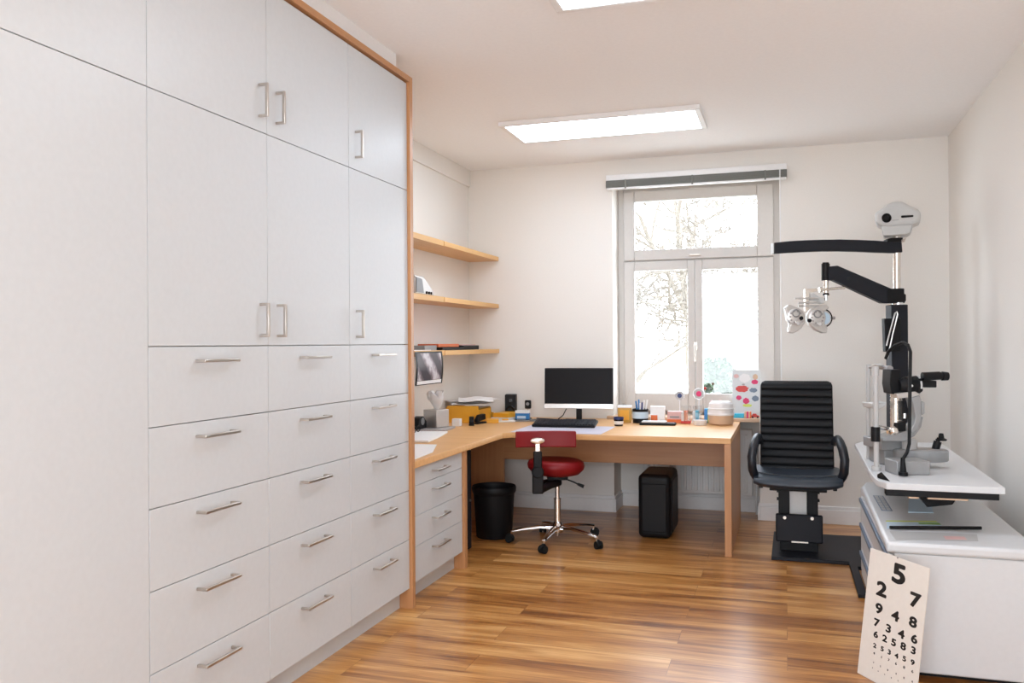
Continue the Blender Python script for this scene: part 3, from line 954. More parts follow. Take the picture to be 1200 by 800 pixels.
# ================================================================== UNDER THE DESK
t = thing('waste_bin', 'round black plastic waste bin under the desk corner', 'bin', (-1.965, 5.70, 0))
obj('body', MB().lathe([(0, 0), (.122, 0), (.126, .006), (.146, .33), (.142, .33), (.122, .01), (0, .01)], (0, 0, 0), 48), 'black', t, world=False)
obj('rim', MB().lathe([(.147, .305), (.155, .318), (.158, .345), (.153, .358), (.146, .35), (.143, .325)], (0, 0, 0), 48), 'black', t, world=False)

t = thing('computer_tower', 'black rounded computer tower standing on the floor under the desk', 'computer', (-.87, 6.10, 0))
obj('case', MB().box(-.98, -.755, 5.90, 6.33, .008, .448), 'black', t, bevel=.035, seg=5)
obj('front_panel', MB().box(-.955, -.78, 5.892, 5.91, .05, .385), 'black', t, bevel=.02, seg=4)
obj('side_panel', MB().box(-.757, -.750, 5.96, 6.28, .05, .40), 'black_metal', t, bevel=.01)
obj('cable', MB().tube([(-.985, 6.2, .30), (-1.03, 6.25, .2), (-1.06, 6.6, .1), (-1.1, 6.9, .02)], .004, 8), 'black', t)

# ================================================================== STOOL
SA = YAW
t = thing('swivel_stool', 'red leather swivel stool with chrome five-star base at the desk', 'stool', (-1.488, 5.645, 0), SA)
hub = MB().lathe([(0, .07), (.035, .07), (.042, .085), (.036, .12), (.022, .145), (0, .145)], (0, 0, 0))
hubo = obj('hub', hub, 'chrome', t, world=False)
obj('hub_knob', MB().lathe([(0, .045), (.012, .045), (.014, .07), (0, .07)], (0, 0, 0)), 'steel', hubo, world=False)
for k in range(5):
    a = math.radians(-110 + 72 * k)
    d = Vector((math.cos(a), math.sin(a), 0))
    m = MB()
    s = Vector((-d.y, d.x, 0))
    secs = [(.02, .030, .105, .03), (.12, .024, .108, .022), (.24, .018, .092, .018), (.315, .015, .078, .015)]
    rings = []
    for (r, w_, zc_, h_) in secs:
        c0 = d * r + Vector((0, 0, zc_))
        rings.append([m.bm.verts.new(c0 + s * w_ * x + Vector((0, 0, h_ * z * .6))) for x, z in ((-1, -.6), (-.8, .5), (-.3, 1), (.3, 1), (.8, .5), (1, -.6))])
    for A, B in zip(rings, rings[1:]):
        for q in range(6):
            m.bm.faces.new([A[q], A[(q + 1) % 6], B[(q + 1) % 6], B[q]])
    m.bm.faces.new(rings[0]); m.bm.faces.new(rings[-1])
    lg = obj('leg', m, 'chrome', t, world=False, bevel=.002)
    e = d * .315
    m = MB().cyl(e + Vector((0, 0, .045)), e + Vector((0, 0, .082)), .008, n=10)
    obj('caster_stem', m, 'chrome', lg, world=False)
    cc = e + Vector((0, 0, .026)) + d * .012
    axis = Vector((math.cos(a + 1.1), math.sin(a + 1.1), 0))
    m = MB()
    for sg in (-1, 1):
        m.cyl(cc + axis * sg * .006, cc + axis * sg * .022, .026, n=20)
    m.cyl(cc - axis * .006, cc + axis * .006, .014, n=12)
    q = axis.cross(Vector((0, 0, 1)))
    m.tube([cc + q * .026 * math.cos(b) + Vector((0, 0, .028 * math.sin(b) + .002)) for b in [PI * j / 6 for j in range(7)]], .008, 8)
    obj('caster', m, 'rubber', lg, world=False)
obj('gas_lift', MB().cyl((0, 0, .14), (0, 0, .30), .023).cyl((0, 0, .295), (0, 0, .30), .026), 'warm_chrome', t, world=False)
obj('piston', MB().cyl((0, 0, .30), (0, 0, .44), .015), 'warm_chrome', t, world=False)
obj('mechanism', MB().box(-.07, .07, -.05, .08, .43, .455).cyl((-.125, -.06, .405), (.02, 0, .415), .028), 'black', t, world=False, bevel=.004)
m = MB()
m.tube([(.04, -.02, .44), (.11, -.03, .415), (.14, -.035, .40)], .005, 8).tube([(.135, -.034, .403), (.178, -.04, .385)], [.009, .013], 12)
obj('height_lever', m, 'black', t, world=False)
# seat
m = MB()
prof = [(0, .452), (.10, .452), (.16, .468), (.190, .50), (.196, .525), (.188, .548), (.165, .560), (.10, .558), (0, .552)]
m.lathe(prof, (-.027, 0, .006), 48, Matrix.Rotation(math.radians(2), 3, 'Y') @ Matrix.Diagonal((1, 1.0, 1)))
obj('seat', m, 'red_leather', t, world=False, smooth=80)
# backrest on a post on the near side
bx, by = -.142, -.30
m = MB()
m.box(bx - .028, bx + .028, by - .016, by + .016, .40, .66)
m.cyl((bx, by - .024, .525), (bx, by + .024, .525), .040)
m.box(bx - .036, bx + .036, by - .02, by + .02, .385, .52)
po = obj('back_post', m, 'black', t, world=False, bevel=.008)
obj('post_arm', MB().tube([(bx, by, .41), (bx + .02, by + .02, .408), (bx + .09, by + .2, .408), (0, -.03, .412)], .026, 14), 'black', po, world=False)
m = MB().box(bx - .015, bx + .015, by - .008, by + .004, .65, .735)
m.lathe([(0, 0), (.045, 0), (.048, .006), (.03, .012), (0, .012)], (bx, by - .002, .728), 24, Matrix.Rotation(PI / 2, 3, 'X') @ Matrix.Diagonal((1.0, .42, 1)))
obj('back_bracket', m, 'warm_chrome', t, world=False, bevel=.002)
m = MB()
n = 16
ins, outs = [], []
for i in range(n + 1):
    x = -.197 + .394 * i / n
    y = .028 + .03 * (1 - ((x) / .2) ** 2) - .035
    ins.append((x - .088, y + by + .005)); outs.append((x - .088, y + by + .035))
pts = [Vector((x, y, .682)) for x, y in ins] + [Vector((x, y, .682)) for x, y in reversed(outs)]
m.prism(pts, (0, 0, .105))
obj('backrest', m, 'red_leather', t, world=False, bevel=.008, seg=3)

# ================================================================== EXAM CHAIR
CX = .068
t = thing('examination_chair', 'black ribbed leather examination chair with armrests on a black floor plate', 'chair', (CX, 5.9, 0))
m = MB().prism([(x, y, 0) for x, y in [(-.09, 5.555), (.36, 5.555), (.36, 4.86), (.403, 4.86), (.403, 5.45), (.82, 5.45), (.82, 6.30), (-.085, 6.30)]], (0, 0, .022))
obj('floor_plate', m, 'black_metal', t, bevel=.003)
m = MB().box(-.04, .19, 5.74, 6.05, .022, .12)
obj('lift_foot', m, 'black', t, bevel=.004)
m = MB().box(-.065, .219, 5.70, 5.735, .085, .262)
pn = obj('front_cover', m, 'black_metal', t, bevel=.01, seg=3)
m = MB()
for x, z in ((-.01, .240), (.155, .243)):
    m.cyl((x, 5.70, z), (x, 5.694, z), .010, n=16)
obj('screw', m, 'steel', pn)
obj('trim_strip', MB().box(.03, .13, 5.694, 5.70, .086, .094), 'steel', pn)
m = MB()
m.box(-.048, .020, 5.745, 5.83, .12, .435); m.box(.125, .192, 5.745, 5.83, .12, .435)
obj('lift_rail', m, 'black', t, bevel=.003)
m = MB()
for z in (.34, .39):
    m.box(-.058, -.048, 5.75, 5.80, z, z + .012); m.box(.192, .202, 5.75, 5.80, z, z + .012)
obj('rail_stop', m, 'black', t)
obj('lift_column', MB().box(.021, .124, 5.78, 5.82, .12, .435), 'radiator', t)
m = MB().box(-.10, .24, 5.60, 5.95, .425, .445)
obj('seat_frame', m, 'black', t, bevel=.004)
# seat cushion
m = MB()
prof = [(5.50, .452), (5.93, .447), (5.96, .46), (5.96, .535), (5.90, .530), (5.78, .520), (5.62, .522), (5.54, .518), (5.49, .500), (5.475, .475)]
nn = 12
rows = []
for i in range(nn + 1):
    u = -1 + 2 * i / nn
    xw = CX + u * .262
    dz = .014 * u * u
    pinch = 1 - .10 * max(0, abs(u) - .75) / .25
    rows.append([m.bm.verts.new((xw, 5.72 + (y - 5.72) * pinch, .49 + (z - .49) * (pinch if abs(u) < 1 else .7) + dz)) for y, z in prof])
for A, B in zip(rows, rows[1:]):
    for k in range(len(prof)):
        m.bm.faces.new([A[k], A[(k + 1) % len(prof)], B[(k + 1) % len(prof)], B[k]])
m.bm.faces.new(rows[0]); m.bm.faces.new(rows[-1])
sc_ = obj('seat_cushion', m, 'seat_leather_sheen', t, bevel=.006, smooth=70)
m = MB()
for y, zz in ((5.585, .5205), (5.60, .5215)):
    m.tube([(CX + u * .24, y, zz + .0155 * u * u + .001) for u in [-1 + 2 * i / 12 for i in range(13)]], .0025, 6)
obj('seam', m, 'leather', sc_)
# backrest: ribbed cushion on a shell, leaning back
zb0, zb1 = .50, 1.085
lean = .17


def yb(z): return 5.90 + (z - zb0) / (zb1 - zb0) * lean


nch = 12
prof = []
ch = (zb1 - zb0) / nch
for i in range(nch):
    for j in range(6):
        u = j / 6
        z = zb0 + (i + u) * ch
        prof.append((yb(z) - .034 - .011 * math.sin(PI * u) ** .6 if j else yb(z) - .031, z))
prof.append((yb(zb1) - .020, zb1))
prof += [(yb(zb1), zb1), (yb(zb0), zb0)]
m = MB().prism([(CX - .222, y, z) for y, z in prof], (.444, 0, 0))
cu = obj('back_cushion', m, 'back_leather', t, smooth=50)
m = MB()
rr = .035
out = []
for (sx, sz, a0) in ((1, 1, 0), (-1, 1, 90), (-1, -1, 180), (1, -1, 270)):
    for j in range(6):
        a = math.radians(a0 + 18 * j)
        zz = (zb0 + zb1) / 2 + sz * ((zb1 - zb0) / 2 + .008 - rr) + rr * math.sin(a)
        out.append(Vector((CX + sx * (.230 - rr) + rr * math.cos(a), yb(zz) - .016, zz)))
m.prism(out, (0, .035, 0))
obj('back_shell', m, 'black', t, bevel=.006)
for s in (-1, 1):
    m = MB()
    xo = CX + s * .250
    path = [(xo - s * .01, 5.66, .475), (xo, 5.60, .50), (xo + s * .018, 5.555, .56), (xo + s * .022, 5.545, .64), (xo + s * .012, 5.57, .70), (xo, 5.62, .735), (xo - s * .008, 5.72, .745), (xo - s * .012, 5.82, .73), (xo - s * .02, 5.90, .70)]
    P2 = []
    for i in range(len(path) - 1):
        for u in (0, .5):
            P2.append(Vector(path[i]).lerp(Vector(path[i + 1]), u))
    P2.append(Vector(path[-1]))
    rad = [.020 if i < 3 else .027 if i < 14 else .022 for i in range(len(P2))]
    m.tube(P2, rad, 14)
    obj('armrest', m, 'leather', t, smooth=80)
    m = MB().box(xo - s * .03 - .012, xo - s * .03 + .012, 5.62, 5.70, .435, .49)
    obj('arm_bracket', m, 'black', t, bevel=.003)

# ================================================================== INSTRUMENT CABINET
t = thing('instrument_cabinet', 'long white instrument cabinet with blue-edged drawers beside the right-hand wall', 'cabinet', (.66, 4.55, 0))
xa, xb, ya, ybk = .405, .945, 3.765, 5.38
m = MB().box(xa + .01, xb, ya, ybk, .025, .50)
obj('body', m, 'cabinet_white', t, bevel=.006)
m = MB().prism([(x, y, .50) for x, y in [(xa - .02, ya - .006), (xb, ya - .006), (xb, ybk), (xa + .10, ybk), (xa + .03, ybk - .06), (xa, ybk - .2)]], (0, 0, .045))
tp = obj('top', m, 'cabinet_white', t, bevel=.014, seg=3)
for k, (z0, z1) in enumerate(((.36, .49), (.205, .35), (.05, .195))):
    d = obj('drawer', MB().box(xa - .005, xa + .012, ya + .03, ybk - .22, z0, z1), 'cabinet_white', t, bevel=.004)
    obj('drawer_grip', MB().box(xa - .016, xa - .004, ya + .03, ybk - .22, z1 - .03, z1 - .008), 'slate_blue', d, bevel=.003)
m = MB()
m.box(xa + .03, xa + .08, 4.44, 4.86, .5455, .547)
kp = obj('keypad', m, 'slate_blue', tp)
m = MB()
for i in range(6):
    for j in range(2):
        m.box(xa + .035 + j * .022, xa + .051 + j * .022, 4.455 + i * .067, 4.505 + i * .067, .547, .549)
obj('key', m, 'light_grey', kp)
m = MB()
m.box(.50, .90, ya + .05, ybk - .1, -.0, .025)
obj('plinth', m, 'black', t)
# things on the cabinet
zt = .546
def flatquad(name, lab, cat, pts, mt, th=.0015, z=zt, group=None):
    m = MB().prism([(x, y, z) for x, y in pts], (0, 0, th))
    return tag(obj(name, m, mt), lab, cat, group)


t = thing('leaflet', 'green and blue printed leaflet lying on the instrument cabinet behind the black pointer', 'leaflet', (.60, 4.12, zt))
obj('sheet', MB().prism([(.415, 4.02, zt), (.65, 4.12, zt), (.64, 4.24, zt), (.43, 4.18, zt)], (0, 0, .0015)), 'pale_blue', t)
obj('green_edge', MB().prism([(.425, 4.165, zt + .0016), (.645, 4.215, zt + .0016), (.64, 4.24, zt + .0016), (.43, 4.19, zt + .0016)], (0, 0, .0008)), 'lime', t)
obj('green_corner', MB().prism([(.56, 4.15, zt + .0016), (.65, 4.16, zt + .0016), (.647, 4.20, zt + .0016), (.56, 4.18, zt + .0016)], (0, 0, .0008)), 'green', t)
flatquad('clear_sleeve', 'pale translucent plastic sleeve lying near the cabinet front edge', 'sleeve', [(.425, 3.80), (.74, 3.87), (.76, 4.00), (.42, 3.97)], 'light_grey')
flatquad('photo_card', 'small card with a dark red print on the cabinet front edge', 'card', [(.62, 3.86), (.70, 3.875), (.70, 3.93), (.62, 3.92)], 'rose', .001, zt + .0016)
tag(obj('pointer_rod', MB().cyl((.425, 4.00, zt + .0095), (.795, 4.095, zt + .0095), .0075, n=14), 'black_gloss'), 'black pointer rod lying across the white cabinet top', 'pointer')
flatquad('blue_cloth', 'pale blue cloth folded under the table bracket on the cabinet', 'cloth', [(.55, 4.42), (.66, 4.44), (.70, 4.80), (.60, 4.80)], 'pale_blue', .004)

# ================================================================== EYE CHART
A0 = Vector((.272, 3.755, .004))
dU = Vector((.623, -.782, 0))
nIn = Vector((.782, .623, 0))
lean_ = .055
upv = (Vector((0, 0, .51)) + nIn * lean_ + dU * .02)
H_ = upv.length
upn = upv.normalized()
dUn = (dU - upn * dU.dot(upn)).normalized()
nrm = dUn.cross(upn).normalized()      # points towards the viewer side or away
if nrm.dot(nIn) > 0: nrm = -nrm
Wd = .30
t = thing('eye_chart', 'tall cream vision test card with rows of black numbers leaning on the white cabinet', 'eye chart', tuple(A0))
obj('card', MB().prism([A0, A0 + dUn * Wd, A0 + dUn * Wd + upn * H_, A0 + upn * H_], -nrm * .003), 'card_paper', t)


def chart_uv(cx, cy):
    px = 1000 + cx / 4.71; py = 630 + cy / 4.71
    o = Vector((0, 0, HC)); d = V(px, py, 1) - o
    s = (A0 - o).dot(nrm) / d.dot(nrm)
    p = o + d * s - A0
    return p.dot(dUn), p.dot(upn)


rowsC = [[('5', 252, 200, 115)], [('2', 157, 283, 85), ('7', 343, 345, 85)], [('9', 142, 390, 60), ('4', 232, 430, 60), ('8', 330, 465, 62)],
         [('7', 130, 468, 46), ('3', 194, 500, 48), ('4', 265, 530, 50), ('6', 337, 558, 52)],
         [('6', 125, 533, 38), ('2', 174, 555, 40), ('5', 223, 577, 42), ('8', 276, 598, 44), ('3', 332, 621, 44)],
         [('2', 119, 594, 27), ('5', 160, 612, 28), ('3', 199, 630, 29), ('4', 239, 650, 30), ('5', 282, 667, 31), ('9', 328, 687, 32)],
         [('4', 115, 636, 15), ('1', 156, 658, 15), ('7', 196, 674, 15), ('6', 236, 694, 16), ('8', 281, 714, 17), ('6', 327, 737, 18)],
         [('7', 112, 688, 9), ('5', 150, 709, 10), ('8', 190, 729, 11), ('6', 237, 749, 11), ('8', 280, 772, 12), ('8', 326, 793, 12)],
         [('3', 106, 717, 8), ('6', 138, 735, 8), ('4', 173, 753, 8), ('5', 210, 772, 9), ('2', 247, 788, 9)]]
big = MB()
for row in rowsC:
    for chx, cx, cy, hh in row:
        u, v = chart_uv(cx, cy)
        u2, v2 = chart_uv(cx, cy - hh / 2)
        hgt = 2 * (v2 - v) * .98
        tcv = bpy.data.curves.new('digit_curve', 'FONT')
        tcv.body = chx
        tcv.align_x = 'CENTER'
        tcv.size = 1.0
        tcv.offset = .008
        tob = bpy.data.objects.new('digit_tmp', tcv)
        COL.objects.link(tob)
        dg = bpy.context.evaluated_depsgraph_get()
        me = bpy.data.meshes.new_from_object(tob.evaluated_get(dg))
        xs = [q.co.x for q in me.vertices]; ys = [q.co.y for q in me.vertices]
        cx0, cy0 = (min(xs) + max(xs)) / 2, (min(ys) + max(ys)) / 2
        sc = hgt / (max(ys) - min(ys))
        st = .035 if hh > 25 else .015
        for ci, (ox, oy) in enumerate(((0, 0), (st, 0), (-st, 0), (0, st), (0, -st), (st * .7, st * .7), (-st * .7, st * .7), (st * .7, -st * .7), (-st * .7, -st * .7))):
            vm = [big.bm.verts.new(A0 + dUn * (u + (q.co.x - cx0 + ox) * sc * 1.3) + upn * (v + (q.co.y - cy0 + oy) * sc * .93) + nrm * (.0006 + ci * .00002)) for q in me.vertices]
            for pg in me.polygons:
                try:
                    big.bm.faces.new([vm[i] for i in pg.vertices])
                except ValueError:
                    pass
        bpy.data.objects.remove(tob)
        bpy.data.meshes.remove(me)
        bpy.data.curves.remove(tcv)
obj('printed_digits', big, 'ink', t)
u, v = chart_uv(245, 110)
p = A0 + dUn * u + upn * v
obj('hanging_hole', MB().cyl(p + nrm * .0004, p + nrm * .001, .004, n=12), 'grey_box', t)

# ================================================================== SLIT-LAMP TABLE
t = thing('instrument_table', 'white slab table on a black swing arm above the instrument cabinet', 'table', (.62, 4.7, .55))
TT = .75
poly = [(.41, 3.98), (.862, 3.975), (.88, 5.62), (.46, 5.62), (.39, 5.45), (.378, 4.72), (.372, 4.22), (.38, 4.06)]
obj('tabletop', MB().prism([(x, y, TT - .028) for x, y in poly], (0, 0, .028)), 'cabinet_white', t, bevel=.003)
for y in (4.0, 5.2):
    obj('under_rail', MB().box(.41, .845, y, y + .06, TT - .058, TT - .0285), 'black', t, bevel=.002)
m = MB().prism([(.585, 4.10, .632), (.69, 4.12, .645), (.72, 4.13, .69), (.55, 4.10, .69)], (0, .5, 0))
m.box(.56, .66, 4.55, 5.3, .64, .69)
m.box(.56, .66, 5.22, 5.30, .60, .69)
obj('swing_arm', m, 'black', t, bevel=.004)
obj('edge_strip', MB().box(.50, .54, 4.005, 4.06, TT - .066, TT - .059), 'tan', t)
obj('edge_strip', MB().box(.575, .73, 4.005, 4.06, TT - .066, TT - .059), 'tan', t)
m = MB().prism([V(1028, 559, 3.80), V(1038, 571, 3.72), V(1043, 567, 3.70), V(1033, 556, 3.78)], (0, 0, .012))
obj('front_lever', m, 'black', t)
obj('pivot_post', MB().cyl((.61, 5.26, .546), (.61, 5.26, .64), .03), 'light_grey', t)

# ================================================================== SLIT LAMP
ZS = 4.06


def vprism(m, pts, z, th, face=None):
    """outline measured at depth z, given its own thickness th along the direction it faces"""
    f = Vector((fw.x, fw.y, 0)).normalized() if face is None else face
    return m.prism([V(x, y, z) for x, y in pts], f * th)


t = thing('slit_lamp', 'slit lamp microscope with chin rest posts and black eyepieces on the white table', 'microscope', tuple(V(1070, 552, 4.1)), YAW)
ft = lambda px, z: V(px, 400, z)


def onT(px, z, h):
    p = V(px, 400, z); return Vector((p.x, p.y, TT + .0008 + h))


def hb(m, px0, px1, z0, z1, h0, h1):
    """block on the table: px range at its near depth z0, back depth z1, heights above the top"""
    a = onT(px0, z0, h0); b = onT(px1, z0, h0)
    d = Vector((fw.x, fw.y, 0)).normalized() * (z1 - z0)
    return m.prism([a, b, b + d, a + d], (0, 0, h1 - h0))


# cross-slide base
m = hb(MB(), 1050, 1089, 3.87, 4.00, 0, .062)
obj('rail_housing', m, 'mid_grey', t, bevel=.004)
m = hb(MB(), 1035, 1071, 4.18, 4.36, .0, .075)
hb(m, 1032, 1072, 4.16, 4.38, .075, .125)
obj('slide_base', m, 'device_grey', t, bevel=.006)
m = MB().lathe([(0, .03), (.118, .03), (.122, .036), (.122, .078), (.116, .084), (0, .084)], onT(1078, 4.13, 0), 48, Matrix.Diagonal((1, .7, 1)))
obj('round_base', m, 'device_grey', t)
obj('round_base_recess', MB().lathe([(0, .084), (.1, .084), (.1, .087), (0, .087)], onT(1080, 4.13, 0), 40, Matrix.Diagonal((1, .65, 1))), 'grey_box', t)
m = MB().lathe([(0, 0), (.035, 0), (.035, .04), (.028, .05), (0, .05)], onT(1065, 4.13, .085), 28)
obj('turntable', m, 'light_grey', t)
# joystick
j0 = V(1091, 536, 4.12); j1 = V(1096, 527, 4.12); j2 = V(1099, 517, 4.12)
obj('joystick', MB().cyl(j0, j1, .010, n=16), 'chrome', t)
obj('joystick_grip', MB().cyl(j1, j2, .018, n=18), 'black', t)
m = MB().cyl(j2, V(1100.5, 513, 4.12), .010, n=12)
m.lathe([(0, 0), (.024, 0), (.026, .006), (.014, .012), (.010, .034), (0, .036)], V(1103, 516, 4.12), 20)
obj('joystick_knob', m, 'black', t)
# chin rest
cr = []
m = MB().cyl(onT(1017, 4.42, .0), V(1017, 427, 4.42), .011, n=14)
m.cyl(V(1018, 427, 4.42), V(1018, 440, 4.42), .014, n=14)
obj('chin_rest_post', m, 'light_grey', t)
m = MB().cyl(onT(1026, 4.02, .0), V(1026, 432, 4.02), .012, n=14)
m.cyl(V(1026, 429, 4.02), V(1026, 440, 4.02), .016, n=14)
m.cyl(onT(1026, 4.02, 0), onT(1026, 4.02, .02), .022, n=18)
obj('chin_rest_post', m, 'light_grey', t)
obj('post_grip', MB().cyl(V(1026, 517, 4.02), V(1026, 500, 4.02), .0205, n=20), 'black', t)
m = MB().cyl(V(1018, 474, 4.42), V(1026, 474, 4.02), .013, n=12)
vprism(m, [(1020, 472), (1026, 474), (1032, 473), (1039, 471), (1038, 476), (1030, 480), (1021, 478)], 4.1, .10)
obj('chin_cup', m, 'device', t, bevel=.004)
m = MB().tube([V(1018, 431, 4.42), V(1027, 427, 4.3), V(1034, 428, 4.2), V(1026, 432, 4.02)], .006, 10)
obj('forehead_band', m, 'light_grey', t)
m = MB().cyl(V(1032, 430, 4.2), V(1040, 431, 4.15), .012, n=14)
m.cyl(V(1040, 432, 4.15), V(1043, 432, 4.12), .016, n=14)
obj('fixation_lamp', m, 'grey_box', t)
# axle from the grip to the arm
obj('axle', MB().cyl(V(1028, 500, 4.05), V(1044, 503, 4.08), .010, n=14).cyl(V(1040, 505, 4.06), V(1052, 505, 4.06), .014, n=14), 'chrome', t)
obj('axle_joint', MB().ball(V(1047, 505, 4.0), .022), 'warm_chrome', t)
# swing arm plate and illumination tower
m = MB()
vprism(m, [(1034, 513), (1066, 503), (1075, 497), (1082, 488), (1080, 500), (1072, 511), (1060, 517), (1034, 517)], 4.05, .10)
obj('arm_plate', m, 'mid_grey', t, bevel=.004)
m = MB()
m.cyl(V(1050, 502, 4.1), V(1050, 463, 4.1), .026, n=24)
for k in range(6):
    m.cyl(V(1050, 468 + k * 5, 4.1), V(1050, 469.2 + k * 5, 4.1), .0275, n=24)
obj('lamp_tower', m, 'warm_chrome', t)
m = MB()
vprism(m, [(1044, 433), (1056, 433), (1056, 458), (1051, 463), (1045, 461), (1043, 450)], 4.06, .09)
m.cyl(V(1043, 457, 4.1), V(1040.5, 457.5, 4.1), .008, n=10)
obj('lamp_head', m, 'black', t, bevel=.004)
m = MB()
vprism(m, [(1052, 496), (1062, 494), (1062, 505), (1052, 506)], 4.04, .05)
vprism(m, [(1057, 470), (1060, 470), (1062, 487), (1063, 493), (1058, 493)], 4.04, .03)
obj('slit_control', m, 'black', t, bevel=.003)
m = MB().cyl(V(1060, 484, 4.04), V(1060, 490, 4.04), .008, n=12)
obj('control_knob', m, 'chrome', t)
# microscope body and support
m = MB()
vprism(m, [(1068, 466), (1078, 463), (1080, 468), (1080, 492), (1076, 503), (1069, 508), (1066, 505), (1071, 497), (1073, 488), (1070, 472)], 4.02, .07)
vprism(m, [(1080, 470), (1084, 471), (1084, 484), (1082, 486), (1080, 486)], 4.03, .05)
obj('support_arm', m, 'mid_grey', t, bevel=.004)
m = MB()
c0, c1 = V(1052, 453, 4.05), V(1074, 450, 4.05)
m.cyl(V(1053, 452, 4.06), V(1060, 451.5, 4.06), .030, .040, 28)
m.cyl(V(1060, 451.5, 4.06), V(1074, 450.5, 4.06), .042, n=28)
obj('microscope_drum', m, 'black', t)
obj('drum_ring', MB().cyl(V(1074, 450.5, 4.06), V(1076, 450.4, 4.06), .044, n=28), 'device', t)
obj('drum_screw', MB().cyl(V(1068, 452, 4.01), V(1068.5, 452, 4.00), .006, n=10), 'chrome', t)
m = MB()
vprism(m, [(1051, 461), (1072, 458), (1079, 462), (1073, 466), (1062, 466), (1052, 467)], 4.03, .08)
obj('carrier', m, 'silver', t, bevel=.003)
m = MB()
vprism(m, [(1076, 444), (1081, 443), (1082, 458), (1078, 461), (1076, 460)], 4.02, .08)
vprism(m, [(1081, 446), (1098, 446), (1098, 454), (1084, 454), (1081, 452)], 4.03, .06)
obj('eyepiece_block', m, 'black', t, bevel=.004)
for dz in (.0, .075):
    m = MB().cyl(V(1081, 441, 4.02 + dz), V(1101, 440, 4.02 + dz), .020, n=20)
    m.cyl(V(1100, 440.3, 4.02 + dz), V(1104, 440.5, 4.02 + dz), .018, n=20)
    m.cyl(V(1104, 440.5, 4.02 + dz), V(1110.5, 440.8, 4.02 + dz), .022, .020, 20)
    obj('eyepiece', m, 'black_gloss', t)
# cable
m = MB().tube([V(1038, 420, 4.05), V(1041, 412, 4.03), V(1048, 405, 4.0), V(1058, 401, 3.95), V(1064, 404, 3.9), V(1067, 412, 3.88), V(1066.5, 440, 3.86), V(1066, 480, 3.86), V(1065.5, 520, 3.86), V(1063, 530, 3.85), V(1058, 538, 3.84)], .0075, 10)
obj('cable', m, 'black', t)
m = MB().cyl(V(1058, 536, 3.84), V(1058.5, 553, 3.84), .009, .014, 14)
m.cyl(V(1058.5, 553, 3.84), V(1058.5, 557, 3.84), .020, n=16)
obj('plug', m, 'black', t)

# ================================================================== COLUMN WITH ARMS
ZK = 5.366
t = thing('instrument_column', 'black and chrome instrument column with two swing arms beside the examination chair', 'stand', (.66, 5.86, 0), YAW)


def cv(px, py, dz=0): return V(px, py, ZK + dz)


b0 = cv(1052.5, 590); b0.z = .0225
top = cv(1052.5, 357)
m = MB()
bx_ = Vector((b0.x, b0.y, 0))
rx = r0 * .052; ry = Vector((fw.x, fw.y, 0)).normalized() * .045
pts = [bx_ - rx - ry, bx_ + rx - ry, bx_ + rx + ry, bx_ - rx + ry]
m.prism([p + Vector((0, 0, .0225)) for p in pts], (0, 0, top.z - .0225))
obj('post', m, 'black_metal', t, bevel=.006)
m = MB(); vprism(m, [(1036.5, 373), (1056, 373), (1056, 412), (1038, 412)], ZK - .09, .044)
obj('control_box', m, 'black', t, bevel=.004)
obj('spring_cable', MB().tube([cv(1039, 405, -.10), cv(1043, 388, -.11), cv(1049, 367, -.11), cv(1051, 365, -.11), cv(1052, 368, -.11), cv(1046, 392, -.11), cv(1040, 420, -.10)], .0045, 8), 'silver', t)
m = MB().cyl(cv(1052.5, 357), cv(1052.5, 354.5), .038, n=28)
obj('collar', m, 'chrome', t)
m = MB().cyl(cv(1052.5, 354.5), cv(1052.5, 338), .034, n=28)
vprism(m, [(1040, 338), (1060, 338), (1060, 344), (1062, 345), (1062, 352), (1060, 355), (1040, 355)], ZK - .035, .07)
obj('lower_clamp', m, 'black', t, bevel=.003)
obj('chrome_pole', MB().cyl(cv(1051.2, 342), cv(1050.8, 280), .0225, n=28), 'warm_chrome', t)
# lower arm to the phoropter head
m = MB()
vprism(m, [(971, 312), (982, 311), (1045, 338), (1049, 338), (1049, 355), (1035, 355), (977, 328), (971, 328)], ZK - .03, .06)
la = obj('lower_arm', m, 'black_metal', t, bevel=.006)
obj('arm_screw', MB().cyl(cv(994.5, 326.5, -.032), cv(994.5, 326.5, -.036), .010, n=14), 'black', la)
m = MB().cyl(cv(967.5, 309), cv(967.5, 328.5), .025, n=24).cyl(cv(967.5, 307.5), cv(967.5, 309.5), .020, n=24)
obj('arm_head', m, 'black', t)
m = MB().cyl(cv(968, 328), cv(968, 344), .016, n=20)
obj('drop_rod', m, 'warm_chrome', t)
m = MB().cyl(cv(960, 339.5, -.02), cv(990, 337, -.02), .0085, n=14).cyl(cv(960, 339.5, -.02), cv(963, 339.2, -.02), .016, n=14)
obj('cross_rod', m, 'warm_chrome', t)
m = MB().lathe([(0, -.006), (.020, -.006), (.018, .008), (.008, .016), (0, .016)], cv(968, 345), 20)
obj('stop_knob', m, 'black', t)
